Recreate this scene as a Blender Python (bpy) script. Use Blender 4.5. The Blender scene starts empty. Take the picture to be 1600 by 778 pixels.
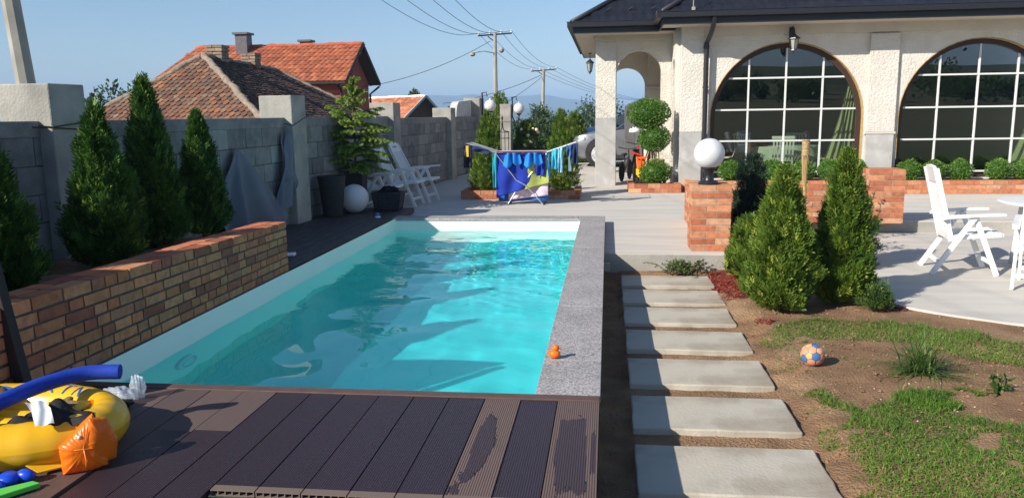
import bpy, math, random
import numpy as np
from mathutils import Vector, Matrix
R = math.radians
rng = np.random.default_rng(7)
random.seed(7)
sc = bpy.context.scene
COL = sc.collection

# ---------------------------------------------------------------- camera
cam_d = bpy.data.cameras.new('camera'); cam = bpy.data.objects.new('camera', cam_d); COL.objects.link(cam)
cam_d.sensor_width = 36.0; cam_d.lens = 36.0 * 1230 / 1600; cam_d.clip_start = 0.05; cam_d.clip_end = 20000
_d1 = np.array([150., -212., 1230.]); _d1 /= np.linalg.norm(_d1)
_a, _b = math.sin(.014), math.cos(.014); _c = -(_d1[0]*_a + _d1[1]*_b) / _d1[2]
_v = np.array([_a, _b, _c]); _v /= np.linalg.norm(_v)
_M = np.array([np.cross(_v, _d1), _d1, -_v])
cm = Matrix.Identity(4)
for i in range(3):
    cm[i][0] = _M[i, 0]; cm[i][1] = -_M[i, 1]; cm[i][2] = -_M[i, 2]
cm[2][3] = 1.45
cam.matrix_world = cm
sc.camera = cam

# ---------------------------------------------------------------- world, sun, exposure
SUN = Vector((-1.25, -1.15, 1.0)).normalized()           # towards the sun
elev = math.asin(SUN.z); azim = math.atan2(SUN.x, SUN.y)
w = bpy.data.worlds.new('World'); sc.world = w; w.use_nodes = True
nt = w.node_tree
sky = nt.nodes.new('ShaderNodeTexSky'); sky.sky_type = 'NISHITA'; sky.sun_disc = False
sky.sun_elevation = elev; sky.sun_rotation = azim; sky.air_density = 1.0; sky.dust_density = 0.4; sky.ozone_density = 3.5; sky.altitude = 300
bg = nt.nodes['Background']; bg.inputs[1].default_value = 0.080
nt.links.new(sky.outputs[0], bg.inputs[0])
sd = bpy.data.lights.new('sun', 'SUN'); sd.energy = 4.45; sd.angle = R(0.5); sd.color = (1, .93, .82)
so = bpy.data.objects.new('sun', sd); COL.objects.link(so)
so.rotation_euler = SUN.to_track_quat('Z', 'Y').to_euler()
so.location = SUN * 50
sd.cycles.is_caustics_light = True
sc.view_settings.view_transform = 'Standard'; sc.view_settings.look = 'None'; sc.view_settings.gamma = 1
sc.view_settings.exposure = 0.75
sc.cycles.use_denoising = True
sc.cycles.max_bounces = 14; sc.cycles.diffuse_bounces = 9; sc.cycles.glossy_bounces = 4; sc.cycles.transmission_bounces = 12; sc.cycles.transparent_max_bounces = 12
sc.cycles.volume_bounces = 0
sc.cycles.sample_clamp_indirect = 8.0

# ---------------------------------------------------------------- materials
def nodes(m):
    m.use_nodes = True
    return m.node_tree, m.node_tree.nodes['Principled BSDF']

def mat(name, c1, c2=None, scale=6, rough=.7, bump=0, bscale=40, attr=None, spec=.3, metal=0, detail=4,
        stretch=None, c3=None, s3=1.2, contrast=(.35, .65), bdist=.01, trans=None, emit=None, rough2=None):
    m = bpy.data.materials.new(name); t, p = nodes(m); N = t.nodes.new; Lk = t.links.new
    tc = N('ShaderNodeTexCoord'); vec = tc.outputs['Object']
    if stretch:
        mp = N('ShaderNodeMapping'); mp.inputs['Scale'].default_value = stretch; Lk(vec, mp.inputs[0]); vec = mp.outputs[0]
    col = None
    def ramp(sc_, a, b, lo, hi):
        n = N('ShaderNodeTexNoise'); n.inputs['Scale'].default_value = sc_; n.inputs['Detail'].default_value = detail; Lk(vec, n.inputs['Vector'])
        r = N('ShaderNodeMapRange'); r.inputs[1].default_value = lo; r.inputs[2].default_value = hi; Lk(n.outputs[0], r.inputs[0])
        return r.outputs[0]
    if c2 is not None:
        f = ramp(scale, c1, c2, *contrast)
        mx = N('ShaderNodeMix'); mx.data_type = 'RGBA'; mx.inputs[6].default_value = (*c1, 1); mx.inputs[7].default_value = (*c2, 1)
        Lk(f, mx.inputs[0]); col = mx.outputs[2]
        if c3 is not None:
            f = ramp(s3, c1, c3, .5, .72)
            m3 = N('ShaderNodeMix'); m3.data_type = 'RGBA'; Lk(col, m3.inputs[6]); m3.inputs[7].default_value = (*c3, 1)
            Lk(f, m3.inputs[0]); col = m3.outputs[2]
    if attr:
        at = N('ShaderNodeAttribute'); at.attribute_name = attr
        if col is None:
            col = at.outputs['Color']
        else:
            mm = N('ShaderNodeMix'); mm.data_type = 'RGBA'; mm.blend_type = 'MULTIPLY'; mm.inputs[0].default_value = 1
            Lk(col, mm.inputs[6]); Lk(at.outputs['Color'], mm.inputs[7]); col = mm.outputs[2]
    if col is None: p.inputs['Base Color'].default_value = (*c1, 1)
    else: Lk(col, p.inputs['Base Color'])
    p.inputs['Roughness'].default_value = rough; p.inputs['Specular IOR Level'].default_value = spec; p.inputs['Metallic'].default_value = metal
    if bump:
        n = N('ShaderNodeTexNoise'); n.inputs['Scale'].default_value = bscale; n.inputs['Detail'].default_value = 5; Lk(vec, n.inputs['Vector'])
        b = N('ShaderNodeBump'); b.inputs['Strength'].default_value = bump; b.inputs['Distance'].default_value = bdist
        Lk(n.outputs[0], b.inputs['Height']); Lk(b.outputs[0], p.inputs['Normal'])
    if emit:
        p.inputs['Emission Color'].default_value = (*emit[:3], 1); p.inputs['Emission Strength'].default_value = emit[3]
    if trans:
        tr = N('ShaderNodeBsdfTranslucent'); ms = N('ShaderNodeMixShader'); ms.inputs[0].default_value = trans
        if col is not None: Lk(col, tr.inputs[0])
        else: tr.inputs[0].default_value = (*c1, 1)
        out = t.nodes['Material Output']
        Lk(p.outputs[0], ms.inputs[1]); Lk(tr.outputs[0], ms.inputs[2]); Lk(ms.outputs[0], out.inputs[0])
    return m

def leafmat(name, dark, light, tip=None, rough=.55, trans=.3):
    m = bpy.data.materials.new(name); t, p = nodes(m); N = t.nodes.new; Lk = t.links.new
    at = N('ShaderNodeAttribute'); at.attribute_name = 'var'
    cr = N('ShaderNodeValToRGB'); e = cr.color_ramp.elements
    e[0].position = 0; e[0].color = (*dark, 1); e[1].position = .8; e[1].color = (*light, 1)
    if tip: k = e.new(1.0); k.color = (*tip, 1)
    Lk(at.outputs['Fac'], cr.inputs[0]); Lk(cr.outputs[0], p.inputs['Base Color'])
    p.inputs['Roughness'].default_value = rough; p.inputs['Specular IOR Level'].default_value = .25
    tr = N('ShaderNodeBsdfTranslucent'); Lk(cr.outputs[0], tr.inputs[0])
    ms = N('ShaderNodeMixShader'); ms.inputs[0].default_value = trans
    Lk(p.outputs[0], ms.inputs[1]); Lk(tr.outputs[0], ms.inputs[2]); Lk(ms.outputs[0], t.nodes['Material Output'].inputs[0])
    return m

# ---------------------------------------------------------------- mesh building
WO = {}                                                   # world origin of every object
def link(name, data, parent=None, origin=(0, 0, 0)):
    o = bpy.data.objects.new(name, data); COL.objects.link(o)
    if parent is not None:
        o.parent = parent; po = WO[parent.name]; o.location = (0, 0, 0); WO[o.name] = po
    else:
        o.location = origin; WO[o.name] = tuple(origin)
    return o
def tag(o, label=None, cat=None, group=None, kind=None):
    if label: o['label'] = label
    if cat: o['category'] = cat
    if group: o['group'] = group
    if kind: o['kind'] = kind
    return o
def thing(name, label, cat, loc=(0, 0, 0), group=None):
    return tag(link(name, None, None, loc), label, cat, group)
def dup(root, loc, rz=None, label=None, group=None, scale=None):
    r = root.copy(); COL.objects.link(r); r.location = loc
    if rz is not None: r.rotation_euler = (0, 0, rz)
    if scale: r.scale = scale if hasattr(scale, '__len__') else (scale,)*3
    if label: r['label'] = label
    if group: r['group'] = group
    for ch in list(root.children):
        c = ch.copy(); COL.objects.link(c); c.parent = r
        for g in list(ch.children):
            d = g.copy(); COL.objects.link(d); d.parent = c
    return r

class MB:
    def __init__(s): s.v = []; s.f = []; s.mi = []; s.c = []; s.x = None
    def add(s, vs, fs, mi=0, col=(1, 1, 1)):
        k = len(s.v)
        for p in vs:
            p = Vector(p)
            if s.x is not None: p = s.x @ p
            s.v.append(tuple(p)); s.c.append(col)
        for f in fs: s.f.append(tuple(i + k for i in f)); s.mi.append(mi)
        return s
    def box(s, x0, x1, y0, y1, z0, z1, mi=0, col=(1, 1, 1), j=0):
        vs = [(x, y, z) for z in (z0, z1) for y in (y0, y1) for x in (x0, x1)]
        if j: vs = [tuple(c + random.uniform(-j, j) for c in p) for p in vs]
        return s.add(vs, [(0, 2, 3, 1), (4, 5, 7, 6), (0, 1, 5, 4), (2, 6, 7, 3), (0, 4, 6, 2), (1, 3, 7, 5)], mi, col)
    def bar(s, a, b, wd, th, up=(0, 0, 1), mi=0, col=(1, 1, 1)):
        a, b = Vector(a), Vector(b); d = (b - a); L = d.length; d.normalize(); up = Vector(up)
        sx = d.cross(up)
        if sx.length < 1e-4: sx = d.cross(Vector((1, 0, 0)))
        sx.normalize(); n = sx.cross(d)
        vs = []
        for q in (a, b):
            for i, k in ((-1, -1), (1, -1), (1, 1), (-1, 1)): vs.append(q + sx*i*wd/2 + n*k*th/2)
        return s.add(vs, [(0, 1, 2, 3), (7, 6, 5, 4), (0, 4, 5, 1), (1, 5, 6, 2), (2, 6, 7, 3), (3, 7, 4, 0)], mi, col)
    def tube(s, pts, r, n=8, mi=0, col=(1, 1, 1), cap=True):
        pts = [Vector(p) for p in pts]; rs = r if hasattr(r, '__len__') else [r]*len(pts)
        vs, fs = [], []; prev = None
        for i, p in enumerate(pts):
            d = (pts[min(i+1, len(pts)-1)] - pts[max(i-1, 0)]).normalized()
            if prev is None:
                a = d.cross(Vector((0, 0, 1)))
                if a.length < .05: a = d.cross(Vector((1, 0, 0)))
            else: a = prev - d * prev.dot(d)
            a.normalize(); prev = a; b = d.cross(a)
            for k in range(n):
                t = 2*math.pi*k/n; vs.append(p + (a*math.cos(t) + b*math.sin(t))*rs[i])
        for i in range(len(pts)-1):
            for k in range(n): fs.append((i*n+k, i*n+(k+1) % n, (i+1)*n+(k+1) % n, (i+1)*n+k))
        if cap:
            fs.append(tuple(range(n-1, -1, -1))); fs.append(tuple((len(pts)-1)*n + k for k in range(n)))
        return s.add(vs, fs, mi, col)
    def lathe(s, prof, c=(0, 0, 0), n=24, mi=0, col=(1, 1, 1), axis='z', sq=1):
        vs, fs = [], []
        for r, z in prof:
            for k in range(n):
                t = 2*math.pi*(k+.5)/n; x, y = r*math.cos(t), r*math.sin(t)*sq
                p = (x, y, z) if axis == 'z' else ((z, x, y) if axis == 'x' else (x, z, y))
                vs.append((p[0]+c[0], p[1]+c[1], p[2]+c[2]))
        for i in range(len(prof)-1):
            for k in range(n): fs.append((i*n+k, i*n+(k+1) % n, (i+1)*n+(k+1) % n, (i+1)*n+k))
        if prof[0][0] > 1e-4: fs.append(tuple(range(n-1, -1, -1)))
        if prof[-1][0] > 1e-4: fs.append(tuple((len(prof)-1)*n+k for k in range(n)))
        return s.add(vs, fs, mi, col)
    def ball(s, c, r, n=20, mi=0, col=(1, 1, 1), sx=1, sy=1, sz=1):
        k = len(s.v)
        pr = [(max(1e-5, r*math.sin(math.pi*i/(n//2))), -r*math.cos(math.pi*i/(n//2))) for i in range(n//2+1)]
        vs, fs = [], []
        for q, z in pr:
            for j in range(n): vs.append((c[0]+q*math.cos(2*math.pi*j/n)*sx, c[1]+q*math.sin(2*math.pi*j/n)*sy, c[2]+z*sz))
        for i in range(len(pr)-1):
            for j in range(n): fs.append((i*n+j, i*n+(j+1) % n, (i+1)*n+(j+1) % n, (i+1)*n+j))
        return s.add(vs, fs, mi, col)
    def prism(s, pts, d, mi=0, col=(1, 1, 1)):               # polygon (3D points) extruded by d
        n = len(pts); d = Vector(d); vs = [Vector(p) for p in pts] + [Vector(p)+d for p in pts]
        fs = [tuple(range(n-1, -1, -1)), tuple(range(n, 2*n))] + [(i, (i+1) % n, n+(i+1) % n, n+i) for i in range(n)]
        return s.add(vs, fs, mi, col)
    def grid(s, fn, nu, nv, mi=0, col=(1, 1, 1)):
        vs = [fn(i/nu, j/nv) for j in range(nv+1) for i in range(nu+1)]
        fs = [(j*(nu+1)+i, j*(nu+1)+i+1, (j+1)*(nu+1)+i+1, (j+1)*(nu+1)+i) for j in range(nv) for i in range(nu)]
        return s.add(vs, fs, mi, col)
    def build(s, name, mats, parent=None, origin=None, smooth=False, bevel=0, solid=0, sub=0, angle=None, fixn=True):
        me = bpy.data.meshes.new(name)
        if parent is not None: o3 = WO[parent.name]
        elif origin is not None: o3 = origin
        else:
            xs = np.array(s.v); o3 = (float(xs[:, 0].mean()), float(xs[:, 1].mean()), float(xs[:, 2].min()))
        me.from_pydata([(a-o3[0], b-o3[1], c-o3[2]) for a, b, c in s.v], [], s.f)
        mats = mats if isinstance(mats, (list, tuple)) else [mats]
        for m in mats: me.materials.append(m)
        if len(mats) > 1: me.polygons.foreach_set('material_index', s.mi)
        ca = me.color_attributes.new('col', 'FLOAT_COLOR', 'POINT')
        ca.data.foreach_set('color', np.array([(*c, 1) for c in s.c], dtype=np.float32).ravel())
        if fixn:
            import bmesh
            bm = bmesh.new(); bm.from_mesh(me); bmesh.ops.recalc_face_normals(bm, faces=bm.faces[:]); bm.to_mesh(me); bm.free()
        if smooth: me.polygons.foreach_set('use_smooth', [True]*len(me.polygons))
        me.update()
        o = link(name, me, parent, o3)
        if solid: md = o.modifiers.new('s', 'SOLIDIFY'); md.thickness = solid
        if bevel: md = o.modifiers.new('b', 'BEVEL'); md.width = bevel; md.segments = 2; md.limit_method = 'ANGLE'; md.angle_limit = R(40)
        if sub: md = o.modifiers.new('u', 'SUBSURF'); md.levels = sub; md.render_levels = sub
        if angle and smooth:
            try: me.set_sharp_from_angle(angle=R(angle))
            except Exception: pass
        return o

def unit(a): return a / np.maximum(np.linalg.norm(a, axis=1, keepdims=True), 1e-6)
def perp(D, r=None):
    q = unit((r or rng).normal(size=D.shape)); s = np.cross(D, q); return unit(s)
def leafmesh(name, P, D, L, Wd, m, parent=None, origin=(0, 0, 0), var=None, S=None, core=None, flat=None):
    n = len(P); D = unit(D); S = perp(D) if S is None else S
    L = np.broadcast_to(L, (n,)).reshape(n, 1); Wd = np.broadcast_to(Wd, (n,)).reshape(n, 1)
    o3 = np.array(WO[parent.name] if parent is not None else origin)
    V = np.empty((n, 4, 3)); V[:, 0] = P; V[:, 1] = P + D*L*.55 + S*Wd; V[:, 2] = P + D*L; V[:, 3] = P + D*L*.55 - S*Wd
    V = V.reshape(-1, 3) - o3
    var = rng.random(n) if var is None else var
    vv = np.repeat(var, 4)
    me = bpy.data.meshes.new(name)
    nc = 0
    if core is not None:                                    # core: (verts, quads, var)
        cv, cf, cvar = core; nc = len(cf)
        F = np.concatenate([np.arange(4*n).reshape(n, 4), np.array(cf) + 4*n]); V = np.concatenate([V, np.array(cv)-o3]); vv = np.concatenate([vv, np.full(len(cv), cvar)])
    else: F = np.arange(4*n).reshape(n, 4)
    me.vertices.add(len(V)); me.vertices.foreach_set('co', V.astype(np.float32).ravel())
    me.loops.add(F.size); me.loops.foreach_set('vertex_index', F.astype(np.int32).ravel())
    me.polygons.add(len(F)); me.polygons.foreach_set('loop_start', np.arange(0, F.size, 4, dtype=np.int32))
    me.update(calc_edges=True); me.validate()
    a = me.attributes.new('var', 'FLOAT', 'POINT'); a.data.foreach_set('value', vv.astype(np.float32))
    me.materials.append(m)
    return link(name, me, parent, tuple(o3))
def spray(P, D, L, k=6, wid=.33):                           # flat feathery sprays: k leaflets along every axis
    n = len(P); D = unit(D); S = perp(D); Ps, Ds, Ls, Ss, Id = [], [], [], [], []
    N3 = np.cross(D, S)
    for j in range(k):
        t = j/k; sg = 1 if j % 2 else -1
        Ps.append(P + D*(L*t)[:, None]); d = D*.8 + S*sg*.62*(1-t*.5) + rng.normal(size=D.shape)*.12
        Ds.append(d); Ls.append(L*(.62 - .25*t)); Id.append(np.arange(n)); Ss.append(unit(np.cross(unit(d), N3)))
    return np.concatenate(Ps), np.concatenate(Ds), np.concatenate(Ls), np.concatenate(Ss), np.concatenate(Id)
def core_surf(fn, nu=20, nv=14):
    vs = [fn(2*math.pi*i/nu, j/nv) for j in range(nv+1) for i in range(nu)]
    fs = [(j*nu+i, j*nu+(i+1) % nu, (j+1)*nu+(i+1) % nu, (j+1)*nu+i) for j in range(nv) for i in range(nu)]
    return vs, fs, .12  # low var: core coloured dark, painting in the shade inside the crown

# ================================================================ SHARED MATERIALS
M = {}
M['concrete'] = mat('concrete', (.37, .355, .315), (.27, .26, .235), 3.5, .88, .6, 45, c3=(.45, .43, .385), s3=2, detail=8)
M['block'] = mat('concrete_block', (.27, .268, .26), (.195, .195, .192), 9, .9, .7, 70, attr='col', bdist=.012, c3=(.32, .315, .30), s3=1.5)
M['mortar'] = mat('grey_mortar', (.12, .11, .10), (.08, .075, .07), 14, .95, .5, 80)
M['mortar_light'] = mat('pale_mortar', (.42, .39, .35), (.33, .31, .28), 14, .95, .5, 80)
M['brick'] = mat('fired_brick', (1, 1, 1), (.74, .70, .68), 22, .85, .5, 90, attr='col', c3=(1.1, 1.02, .95), s3=9, bdist=.006)
M['terrace'] = mat('poured_terrace', (.58, .545, .49), (.50, .47, .425), 2.2, .75, .12, 30, stretch=(.35, 2.4, 1), c3=(.50, .47, .43), s3=2.2, detail=7)
M['slab'] = mat('paver_concrete', (.48, .44, .365), (.41, .38, .315), 3.0, .85, .3, 50, c3=(.31, .26, .20), s3=3.2, detail=9)
M['soil'] = mat('garden_soil', (.285, .168, .090), (.19, .11, .06), 5, .95, 1.0, 60, c3=(.35, .225, .13), s3=2, detail=8, bdist=.02)
M['white'] = mat('white_resin', (.80, .80, .79), rough=.35, spec=.4)
M['black_metal'] = mat('black_metal', (.018, .018, .022), rough=.35, spec=.5)
M['dark_iron'] = mat('wrought_iron', (.03, .028, .028), rough=.6)
M['globe'] = mat('opal_globe', (.82, .82, .82), rough=.25, spec=.4, trans=.25)
M['bark'] = mat('bark', (.12, .085, .06), (.07, .05, .04), 20, .9, .6, 50)
M['wire'] = mat('cable_black', (.03, .03, .035), rough=.6)
M['darkwood'] = mat('dark_composite', (.035, .027, .028), (.025, .02, .021), 8, .7, .3, 50)

# ================================================================ GROUND, HILLS, HAZE
def gz(x, y):
    z = -.36
    if x < -5: z -= min(1.2, (-5-x)*.35)
    if y > 27: z -= (min(y, 1500)-27)**1.0 * .035
    if y < -25: z += min(10., (-25-y)*.06)
    if x > 40: z -= min(10, (x-40)*.05)
    return z
mb = MB()
rings = [0, 3, 6, 9, 12, 16, 20, 25, 30, 36, 44, 55, 70, 90, 130, 200, 320, 520, 900, 1500, 2600, 4500, 8000]
nA = 64
vs = [(0, 6, gz(0, 6))]
for r in rings[1:]:
    for k in range(nA):
        x, y = r*math.cos(2*math.pi*k/nA), 6+r*math.sin(2*math.pi*k/nA); vs.append((x, y, gz(x, y)))
fs = [(0, 1+k, 1+(k+1) % nA) for k in range(nA)]
for i in range(len(rings)-2):
    for k in range(nA): fs.append((1+i*nA+k, 1+(i+1)*nA+k, 1+(i+1)*nA+(k+1) % nA, 1+i*nA+(k+1) % nA))
# cut out the pool
mb.add(vs, fs)
M['meadow'] = mat('meadow', (.07, .10, .035), (.11, .12, .05), .03, .95, 0, detail=6, c3=(.16, .13, .08), s3=.008)
g = mb.build('ground', M['meadow'], origin=(0, 0, 0)); g['kind'] = 'structure'
# carve a hole for the pool basin and the dug garden with a boolean-free trick: drop those inner vertices well below
for v in g.data.vertices:
    if math.hypot(v.co.x, v.co.y-6) < 12.5: v.co.z = -1.6

def fbm(x, y, s=1.0):
    return (math.sin(x*1.3*s+1.7*math.sin(y*.9*s)) + .5*math.sin(2.9*x*s+y*2.1*s+1.3) + .25*math.sin(6.1*y*s-4.3*x*s))/1.75
# near soil, fine grid with real clods
nx, ny = 230, 300
xs = np.linspace(-.04, 9.0, nx); ys = np.linspace(-1.0, 11.7, ny)
X, Y = np.meshgrid(xs, ys)
def vnoise(X, Y, s, seed):
    r = np.random.default_rng(seed); G = r.random((160, 160)); x = (X*s) % 158; y = (Y*s) % 158
    i = np.floor(x).astype(int); j = np.floor(y).astype(int); fx = x-i; fy = y-j; fx = fx*fx*(3-2*fx); fy = fy*fy*(3-2*fy)
    return G[j, i]*(1-fx)*(1-fy)+G[j, i+1]*fx*(1-fy)+G[j+1, i]*(1-fx)*fy+G[j+1, i+1]*fx*fy
clod = vnoise(X, Y+3, 9, 1)*.5+vnoise(X, Y+3, 21, 2)*.3+vnoise(X, Y+3, 40, 3)*.2
ridge = np.exp(-((X-1.17-.04*np.sin(Y*3))/.10)**2)*(Y < 8)
def dip(X, Y):
    a = np.clip((X-1.09)/.30, 0, 1); a = 1-a*a*(3-2*a); b = np.clip((8.78-Y)/.16, 0, 1); return -.072*a*b
Z = -.292 + dip(X, Y) + (vnoise(X, Y+3, 1.3, 5)-.5)*.018 + clod*.010 + ridge*(clod-.25)*.075 - .02*(X < .13) 
Z -= .03*((X > 2.6) & (Y > 5.9+0*X)) * 0
mb = MB(); mb.v = [tuple(p) for p in np.stack([X, Y, Z], -1).reshape(-1, 3)]; mb.c = [(1, 1, 1)]*len(mb.v)
mb.f = [(j*nx+i, j*nx+i+1, (j+1)*nx+i+1, (j+1)*nx+i) for j in range(ny-1) for i in range(nx-1)]; mb.mi = [0]*len(mb.f)
o = mb.build('garden_soil', M['soil'], origin=(0, 0, 0), smooth=True, fixn=False); o['kind'] = 'structure'
# soil bed behind the low brick wall
mb = MB(); mb.grid(lambda u, v: (-4.75+1.5*u, .0+7.1*v, .30+.03*fbm(u*9, v*30)), 16, 60)
o = mb.build('planting_bed', M['soil'], origin=(0, 0, 0), smooth=True); o['kind'] = 'structure'
# yard strip on the road side of the wall
# hills
M['hill'] = mat('wooded_hill', (.045, .075, .03), (.075, .10, .04), .004, .95, 0, detail=8)
def hill(name, pts, y0, depth, base, seed):
    mb = MB(); n = len(pts)
    rr = random.Random(seed)
    def fn(u, v):
        k = u*(n-1); i = min(int(k), n-2); f = k-i; f = f*f*(3-2*f)
        x = pts[i][0]*(1-f)+pts[i+1][0]*f; z = pts[i][1]*(1-f)+pts[i+1][1]*f
        t = math.sin(math.pi*min(1, v*1.0)) ** .8
        yy = y0 + depth*(v-.5)
        s = yy/y0
        return (x*s, yy, base + (z-base)*t + 3*fbm(x*.01, v*9)*t)
    mb.grid(fn, 120, 16)
    o = mb.build(name, M['hill'], origin=(0, 0, 0), smooth=True); o['kind'] = 'structure'
hill('far_hills', [(-6500, 20), (-4200, 34), (-2600, 38), (-1700, 55), (-1210, 84), (-1000, 98), (-873, 102), (-760, 96), (-675, 104), (-600, 96), (-545, 84), (-440, 92), (-334, 95), (-270, 86), (-222, 76), (-140, 68), (-63, 58), (60, 44), (157, 36), (500, 30), (1500, 45), (3500, 40), (6500, 30)], 4000, 2200, -60, 1)
hill('near_hills', [(-2600, -10), (-1700, 10), (-1250, 24), (-900, 34), (-700, 36), (-560, 22), (-400, 10), (-250, 18), (-100, 8), (100, 0), (900, -8), (2600, -10)], 2300, 900, -52, 2)
hill('hill_behind', [(-1500, 30), (-900, 34), (-500, 26), (-260, 18), (-120, 14), (0, 17), (130, 13), (260, 18), (600, 30), (1500, 38)], -230, 190, -2, 3)
# the air
hz = MB(); hz.box(-8200, 8200, -8200, 8200, -70, 135)
hm = bpy.data.materials.new('haze_air'); hm.use_nodes = True; t = hm.node_tree
for n_ in list(t.nodes):
    if n_.type == 'BSDF_PRINCIPLED': t.nodes.remove(n_)
pv = t.nodes.new('ShaderNodeVolumePrincipled'); pv.inputs['Color'].default_value = (.46, .68, 1.0, 1); pv.inputs['Density'].default_value = 4.2e-4; pv.inputs['Anisotropy'].default_value = -.1
t.links.new(pv.outputs[0], t.nodes['Material Output'].inputs['Volume'])
hz = hz.build('haze', hm, origin=(0, 0, 0)); hz['kind'] = 'stuff'; hm.cycles.homogeneous_volume = True

# ================================================================ POOL
PX0, PX1, PY0, PY1, PB = -3.02, -.36, 3.90, 10.95, -1.02
M['liner'] = mat('cream_liner', (.90, .89, .82), (.88, .87, .81), 1.5, .5, .04, 8)
pool = thing('swimming_pool', 'long rectangular swimming pool with cream liner and grey granite edging', 'swimming pool', (-1.7, 7.4, 0))
mb = MB()
mb.add([(PX0, PY0, 0), (PX1, PY0, 0), (PX1, PY1, 0), (PX0, PY1, 0), (PX0, PY0, PB), (PX1, PY0, PB), (PX1, PY1, PB), (PX0, PY1, PB)],
       [(4, 5, 6, 7), (0, 1, 5, 4), (1, 2, 6, 5), (2, 3, 7, 6), (3, 0, 4, 7)])
for f0 in (): pass
liner = mb.build('liner', M['liner'], pool, fixn=False)
# shell that carries the edging
mb = MB()
mb.box(PX1+.005, -.055, PY0-.03, PY1+.3, -.6, -.034); mb.box(PX0-.06, PX1, PY1+.005, PY1+.3, -.6, -.034)
mb.build('shell', M['concrete'], pool)
M['granite'] = bpy.data.materials.new('speckled_granite'); t, p = nodes(M['granite']); N = t.nodes.new
tc = N('ShaderNodeTexCoord'); vo = N('ShaderNodeTexVoronoi'); vo.inputs['Scale'].default_value = 120
t.links.new(tc.outputs['Object'], vo.inputs['Vector']); cr = N('ShaderNodeValToRGB'); e = cr.color_ramp.elements
e[0].position = .1; e[0].color = (.16, .15, .15, 1); e[1].position = .9; e[1].color = (.50, .475, .465, 1)
t.links.new(vo.outputs['Color'], cr.inputs[0])
n2 = N('ShaderNodeTexNoise'); n2.inputs['Scale'].default_value = 2.5; t.links.new(tc.outputs['Object'], n2.inputs['Vector'])
mr = N('ShaderNodeMapRange'); mr.inputs[1].default_value = .3; mr.inputs[2].default_value = .7; mr.inputs[3].default_value = .85; mr.inputs[4].default_value = 1.08; t.links.new(n2.outputs[0], mr.inputs[0])
mx = N('ShaderNodeMix'); mx.data_type = 'RGBA'; mx.blend_type = 'MULTIPLY'; mx.inputs[0].default_value = 1
t.links.new(cr.outputs[0], mx.inputs[6]); t.links.new(mr.outputs[0], mx.inputs[7]); t.links.new(mx.outputs[2], p.inputs['Base Color']); p.inputs['Roughness'].default_value = .7
y = PY0+.02
for k, L in enumerate((.62, 1.35, 1.35, 1.35, 1.35, 1.35)):
    y1 = min(y+L, PY1-.02)
    if y1-y < .05: break
    mb = MB(); mb.box(PX1-.012, -.03, y, y1-.003, -.032, random.uniform(-.001, .001)); mb.build('edging_slab', M['granite'], pool, bevel=.003); y = y1
mb = MB(); mb.box(-.4, -.03, PY1-.019, PY1+.33, -.032, .0005); mb.build('edging_slab', M['granite'], pool, bevel=.003)
x = PX0-.1
while x < -.41:
    x1 = min(x+1.32, -.403); mb = MB(); mb.box(x, x1-.003, PY1-.01, PY1+.33, -.032, random.uniform(-.001, .001)); mb.build('edging_slab', M['granite'], pool, bevel=.003); x = x1
# round underwater fitting on the left side wall
mb = MB(); c_ = (PX0+.004, 5.15, -.50)
mb.lathe([(.001, .03), (.07, .03), (.08, .012)], c_, 32, axis='x'); mb.lathe([(.095, 0), (.135, 0), (.135, .022), (.125, .03), (.095, .03), (.09, 0)], c_, 40, axis='x')
mb.build('pool_light', M['white'], pool, smooth=True, angle=30)
mb = MB(); mb.box(-.034, .03, 8.25, 8.33, -.20, -.12); mb.build('inlet_box', M['concrete'], pool, bevel=.004)

# water: a real rippled surface
M['water'] = bpy.data.materials.new('pool_water'); t, p = nodes(M['water']); N = t.nodes.new
p.inputs['Base Color'].default_value = (.05, .85, 1.0, 1); p.inputs['Specular IOR Level'].default_value = .15; p.inputs['Roughness'].default_value = 0; p.inputs['IOR'].default_value = 1.333; p.inputs['Transmission Weight'].default_value = 1
WZ = -.175
nx, ny = 230, 600
X, Y = np.meshgrid(np.linspace(PX0-.01, PX1+.004, nx), np.linspace(PY0-.01, PY1+.004, ny))
rw = np.random.default_rng(3); H = np.zeros_like(X)
for k in range(46):
    lam = rw.uniform(.22, 1.1); th = rw.uniform(0, 2*math.pi) if k % 3 else rw.normal(1.2, .45)
    am = .00088*lam**1.25*rw.uniform(.5, 1.4)
    ph = rw.uniform(0, 6.28); q = 2*math.pi/lam
    H += am*np.sin(q*(X*math.cos(th)+Y*math.sin(th)) + ph + .9*np.sin(1.1*X+.8*Y+k))
H *= .75+.5*np.clip((Y-5)/5, 0, 1.0)
for k in range(40):
    lam = rw.uniform(.07, .20); th = rw.normal(1.35, .6) if k % 2 else rw.uniform(0, 6.28); q = 2*math.pi/lam
    H += .0042*lam*rw.uniform(.4, 1.2)*.25*np.sin(q*(X*math.cos(th)+Y*math.sin(th))+rw.uniform(0, 6.28)+1.2*np.sin(2.3*X+1.7*Y+k))*np.clip((Y-5.2)/5, .06, 1.)*(.4+vnoise(X+4, Y, 1.1, 50+k % 4))
mb = MB(); mb.v = [tuple(p_) for p_ in np.stack([X, Y, WZ+H], -1).reshape(-1, 3)]; mb.c = [(1, 1, 1)]*len(mb.v)
mb.f = [(j*nx+i, j*nx+i+1, (j+1)*nx+i+1, (j+1)*nx+i) for j in range(ny-1) for i in range(nx-1)]; mb.mi = [0]*len(mb.f)
wat = mb.build('water', M['water'], origin=(0, 0, 0), smooth=True, fixn=False); wat['kind'] = 'structure'
wat.cycles.is_caustics_caster = True; liner.cycles.is_caustics_receiver = True

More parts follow.
